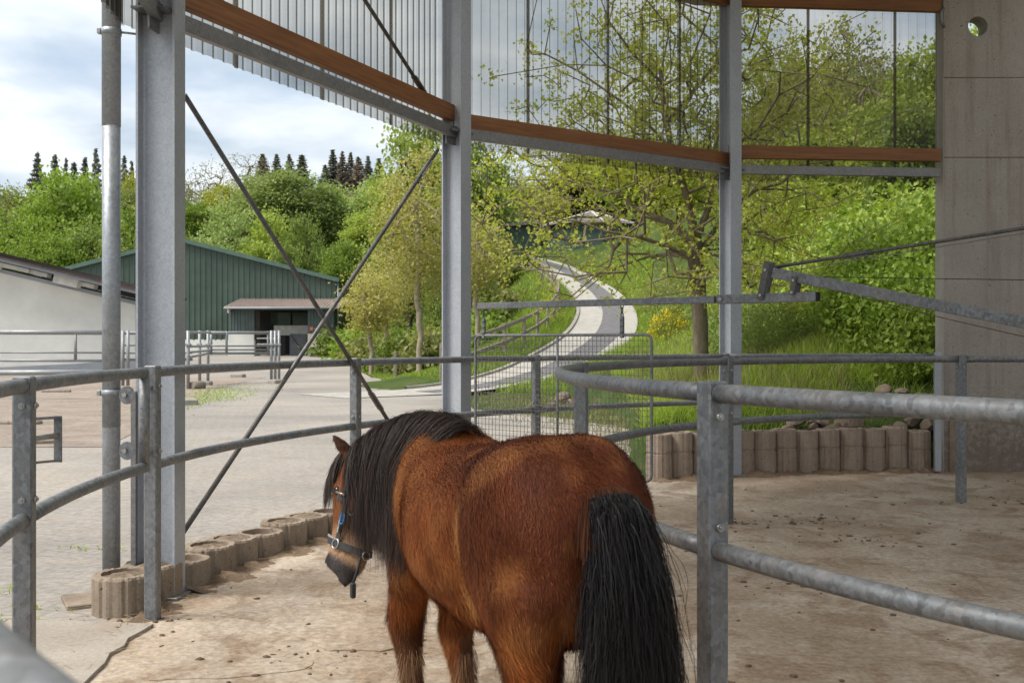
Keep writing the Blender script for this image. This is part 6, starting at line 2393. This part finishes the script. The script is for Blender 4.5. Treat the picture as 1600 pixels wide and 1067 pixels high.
# tiled roof: rows of tiles with raised rolls
rx0, rx1 = PX(350, AY - .8), PX(532, AY - .8)
zr0, zr1 = PZ(481, AY - .8), PZ(469, HY - .2)
nroll = 34
for i in range(nroll):
    a = rx0 + (rx1 - rx0) * i / nroll; b = rx0 + (rx1 - rx0) * (i + 1) / nroll
    w = b - a
    prof = [(a, 0), (a + w * .5, .0), (a + w * .62, .07), (a + w * .85, .07), (b, 0)]
    f_, bk_ = (AY - .8, zr0), (HY - .1, zr1)
    vs = [(x, f_[0], f_[1] + h) for x, h in prof] + [(x, bk_[0], bk_[1] + h) for x, h in prof] + [(x, f_[0], f_[1] - .08) for x, h in prof]
    m = len(prof)
    MB().add(vs, [(j, j + 1, m + j + 1, m + j) for j in range(m - 1)] + [(2 * m + j, 2 * m + j + 1, j + 1, j) for j in range(m - 1)]).obj('tile_row', M_TILELIGHT, pc2)
MB().tube([(rx0, AY - .86, zr0 - .08), (rx1, AY - .86, zr0 - .08)], .07, 8).obj('gutter', M_PLINTH, pc2)
MB().box((rx0 + .25, AY - .4, zr0 - .28), (.12, .5, .3)).obj('rafter_end', M_WHITE, pc2)
sg = thing('red_sign', 'small red notice on the porch wall beside the gate', 'sign', (PX(486, AY - .1), AY - .1, PZ(518, AY)))
MB().box((PX(486.5, AY - .08), AY - .09, PZ(515, AY)), (.28, .03, .30), None, .006).obj('board', M_RED, sg)
for k_ in range(3):
    MB().box((PX(486.5, AY - .08) + .02, AY - .11, PZ(515, AY) + .07 - .06 * k_), (.15 - .03 * (k_ % 2), .012, .025)).obj('mark', M_WHITE, sg)
lm = thing('porch_lamp', 'small white lamp under the eave of the porch roof', 'lamp', (PX(440, AY - .3), AY - .3, zt))
MB().box((PX(440, AY - .3), AY - .3, PZ(482, AY)), (.34, .12, .13), None, .02).obj('housing', M_WHITE, lm)

# ------------------------------------------------------------------ white stable at the left
SY = 52.0
st = thing('white_stable', 'long white rendered stable with dark overhanging tiled roof', 'stable', (-24, SY, 0))
xa, xb = PX(-160, SY), PX(211, SY)


def stop(x):                                            # underside of the roof along the front wall
    return PZ(425 + (475 - 425) * ((x / SY * F + 800) - 0) / 210, SY)


vs = [(xa, SY, -.1), (xb, SY, -.1), (xb, SY, stop(xb)), (xa, SY, stop(xa)), (xa, SY + 4, -.1), (xb, SY + 4, -.1), (xb, SY + 4, stop(xb)), (xa, SY + 4, stop(xa))]
MB().add(vs, [(0, 1, 2, 3), (1, 5, 6, 2), (4, 7, 6, 5), (0, 3, 7, 4)]).obj('wall', M_RENDER, st)
MB().add([(xa, SY - .03, -.1), (xb, SY - .03, -.1), (xb, SY - .03, .62), (PX(120, SY), SY - .03, .40), (xa, SY - .03, -.02)], [(0, 1, 2, 3, 4)]).obj('plinth', M_PLINTH, st)
A, B = Vector((xa, SY, stop(xa))), Vector((xb + .5, SY, stop(xb + .5)))
fr_ = frame(B - A)
up_ = fr_ @ Vector((0, 0, 1)); L_ = (B - A).length
MB().box((A + B) / 2 + up_ * .02 + Vector((0, -.06, 0)), (L_, .1, .18), fr_).obj('wall_cap', M_PLINTH, st)
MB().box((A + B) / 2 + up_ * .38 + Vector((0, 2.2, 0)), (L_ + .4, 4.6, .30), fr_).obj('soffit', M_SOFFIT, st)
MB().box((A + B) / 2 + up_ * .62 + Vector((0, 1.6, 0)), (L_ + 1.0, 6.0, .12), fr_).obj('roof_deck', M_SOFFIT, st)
nt2 = 46
for i in range(nt2):
    c_ = A + (B - A) * ((i + .5) / nt2) + up_ * .72 + Vector((0, 1.5, 0))
    MB().box(c_, (L_ / nt2 * 1.06, 6.3, .06), fr_ @ Matrix.Rotation(R(-4), 3, 'Y')).obj('tile_row', M_TILE, st)
MB().box((A + B) / 2 + up_ * .60 + Vector((0, -1.47, 0)), (L_ + 1.0, .06, .16), fr_).obj('barge_board', M_PLINTH, st)
for xx, w, dy in ((3, .35, -.5), (25, 2.0, -.5), (45, 2.4, -.35), (115, 1.2, -.7), (132, 1.5, -.4)):
    X_ = PX(xx, SY)
    MB().box((X_, SY + dy, stop(X_) + .36), (w, .5, .20 if w > 1.3 else .5), fr_).obj('rafter_end', M_WHITE, st)

# ------------------------------------------------------------------ paddock fence and gates behind the yard
pf = thing('paddock_fence', 'grey tube paddock fence in front of the white stable', 'fence', (-14, 33, 0))
FY = 33.0


def ptube(p, x0, y0, x1, y1, d0, d1, r, nm='rail'):
    return MB().tube([(PX(x0, d0), d0, PZ(y0, d0)), (PX(x1, d1), d1, PZ(y1, d1))], r, 8).obj(nm, M_FARSTEEL, p)


for y, r in ((521, .075), (552.5, .03), (565, .045)):
    ptube(pf, -60, y - .5, 163, y, FY, FY, r)
ptube(pf, 118, 521, 118, 563, FY, FY, .05, 'upright')
ptube(pf, -60, 584, 165, 583, 27, 27, .07, 'low_rail')
for x in (-40, 163):
    ptube(pf, x, 517, x, 605 if x > 0 else 608, FY, FY, .075, 'post')
pf2 = thing('paddock_fence', 'tube paddock fence between the downpipe and the steel column', 'fence', (PX(200, 34), 34, 0))
for y, r in ((522, .05), (541, .03), (553, .03), (563, .05)):
    ptube(pf2, 190, y, 300, y, 34, 36, r)
for x in (192, 200):
    ptube(pf2, x, 518, x, 604, 34, 34, .055, 'post')
pg = thing('paddock_gate', 'grey tube gate panel standing before the hall porch', 'gate', (PX(380, 39), 39, 0))
for y, r in ((521.5, .055), (542, .03), (548, .03), (553.5, .05)):
    ptube(pg, 329, y, 420, y, 37, 39, r)
for x in (330, 354, 419):
    ptube(pg, x, 519, x, 553 if x == 354 else 556, 37.5 if x < 400 else 39, 37.5 if x < 400 else 39, .045, 'upright')
for i, (x, yb, d) in enumerate(((294, 610, 33), (312, 600, 37), (325, 597, 38.5), (424, 598, 38.8), (430, 596, 39.6), (436, 592, 42))):
    t = thing('fence_post', '%s galvanised paddock post to the right of the wide column' % ORD[i], 'post', (PX(x, d), d, 0), 'paddock posts')
    MB().tube([(PX(x, d), d, -.05), (PX(x, d), d, PZ(518, d))], .055, 10).obj('tube', M_FARSTEEL, t)
    MB().box((PX(x, d), d - .03, PZ(540, d)), (.16, .15, .08), None, .01).obj('collar', M_FARSTEEL, t)
pl3 = thing('paddock_fence', 'tube rails running back from the gate to the posts by the column', 'fence', (PX(300, 34), 34, 0))
for y0, y1 in ((521, 521), (543, 542), (552, 549), (560, 553)):
    ptube(pl3, 294, y0, 330, y1, 33, 37.3, .04)
lg = MB().tube([(PX(300, 33), 33, .12), (PX(318, 33.4), 33.4, .10)], .13, 8).obj('log', M_WOOD, None, label='short weathered log lying at the edge of the sand', cat='log')
for i, (x, y, d) in enumerate(((318, 603, 36), (432, 601, 37.5), (294, 634, 25), (372, 590, 44))):
    MB().box((PX(x, d), d, .06), (.55, .4, .16), rotz(i), .03).obj('stone_block', M_KERB, None, label='%s flat concrete block at the edge of the sand paddock' % ORD[i], cat='block', group='concrete blocks by the sand')
for i, (x, y, d) in enumerate(((20, 660, 19), (88, 612, 31), (60, 700, 15.4))):
    MB().box((PX(x, d), d, .03), (1.0 - .2 * i, .25, .10), rotz(.2 * i), .03).obj('sand_plank', M_WOOD, None, label='%s weathered plank lying in the sand paddock' % ORD[i], cat='plank', group='planks in the sand')

# ------------------------------------------------------------------ wooden fence beside the road
wf = thing('wooden_fence', 'weathered two-rail wooden fence climbing the left side of the road', 'fence', (0, 40, .5))
off_ = -2.5
pts = []
acc = 0; last = None
for i in range(8, len(ROADD)):
    p = ROADD[i, :2] + N2[i] * off_
    if last is None or np.linalg.norm(p - last) > 2.6:
        pts.append(p); last = p
pts = [np.array([PX(690, 34), 34.0]), np.array([PX(727, 35.5), 35.5])] + [p for p in pts if p[1] > 37]
tops = []
for p in pts:
    g = gz(p[0], p[1])
    MB().box((p[0], p[1], g + .55), (.13, .13, 1.35), rotz(rt3.uniform(-.2, .2)), .015).obj('post', M_WOOD, wf)
    tops.append(Vector((p[0], p[1], g)))
for a, b in zip(tops, tops[1:]):
    for h in (1.08, .52):
        A, B = a + Vector((0, -.08, h)), b + Vector((0, -.08, h))
        MB().box((A + B) / 2, ((B - A).length + .1, .06, .14), frame(B - A), .01).obj('rail', M_WOOD, wf)
mp = thing('marker_post', 'thin grey marker post on the verge between the young trees', 'post', (PX(618, 44), 44, gz(PX(618, 44), 44)))
MB().box((PX(618, 44), 44, gz(PX(618, 44), 44) + .55), (.14, .14, 1.25), None, .02).obj('stake', M_WOOD, mp)

# ------------------------------------------------------------------ octagonal shed on the hill
shd = thing('octagon_shed', 'octagonal shed with brown tiled roof and pale ridges on the hill', 'shed', (PX(928, 92), 92, 9.3))
sx, sy_ = PX(928, 92), 95.0
ze, zp = PZ(351, 92), PZ(326, 92)
rr_ = 4.6
for i in range(8):
    a, b = R(45 * i + 10), R(45 * (i + 1) + 10)
    pa_, pb_ = Vector((sx + rr_ * math.cos(a), sy_ + rr_ * math.sin(a), ze)), Vector((sx + rr_ * math.cos(b), sy_ + rr_ * math.sin(b), ze))
    ap_ = Vector((sx, sy_, zp))
    MB().add([pa_, pb_, ap_], [(0, 1, 2)]).obj('roof_facet', M_SHEDROOF, shd)
    MB().tube([pa_, ap_], .11, 6).obj('ridge', M_SHEDRIDGE, shd)
    qa, qb = pa_.lerp(Vector((sx, sy_, ze)), .12), pb_.lerp(Vector((sx, sy_, ze)), .12)
    MB().add([(qa.x, qa.y, 8), (qb.x, qb.y, 8), (qb.x, qb.y, ze + .2), (qa.x, qa.y, ze + .2)], [(0, 1, 2, 3)]).obj('wall', M_SHEDGREEN, shd)
sh2 = thing('green_hut', 'dark green hut at the top of the road beside the shed', 'hut', (PX(815, 97), 98, 9.6))
MB().box((PX(815, 97), 98.5, PZ(372, 97) - .6), (3.6, 3, 4.0)).obj('wall', M_SHEDGREEN, sh2)
MB().box((PX(815, 97), 98.5, PZ(354, 97) + .1), (4.2, 3.8, .22), Matrix.Rotation(R(-5), 3, 'Y')).obj('roof', M_SHEDROOF, sh2)

for o in bpy.data.objects:
    if '_world' in o:
        del o['_world']
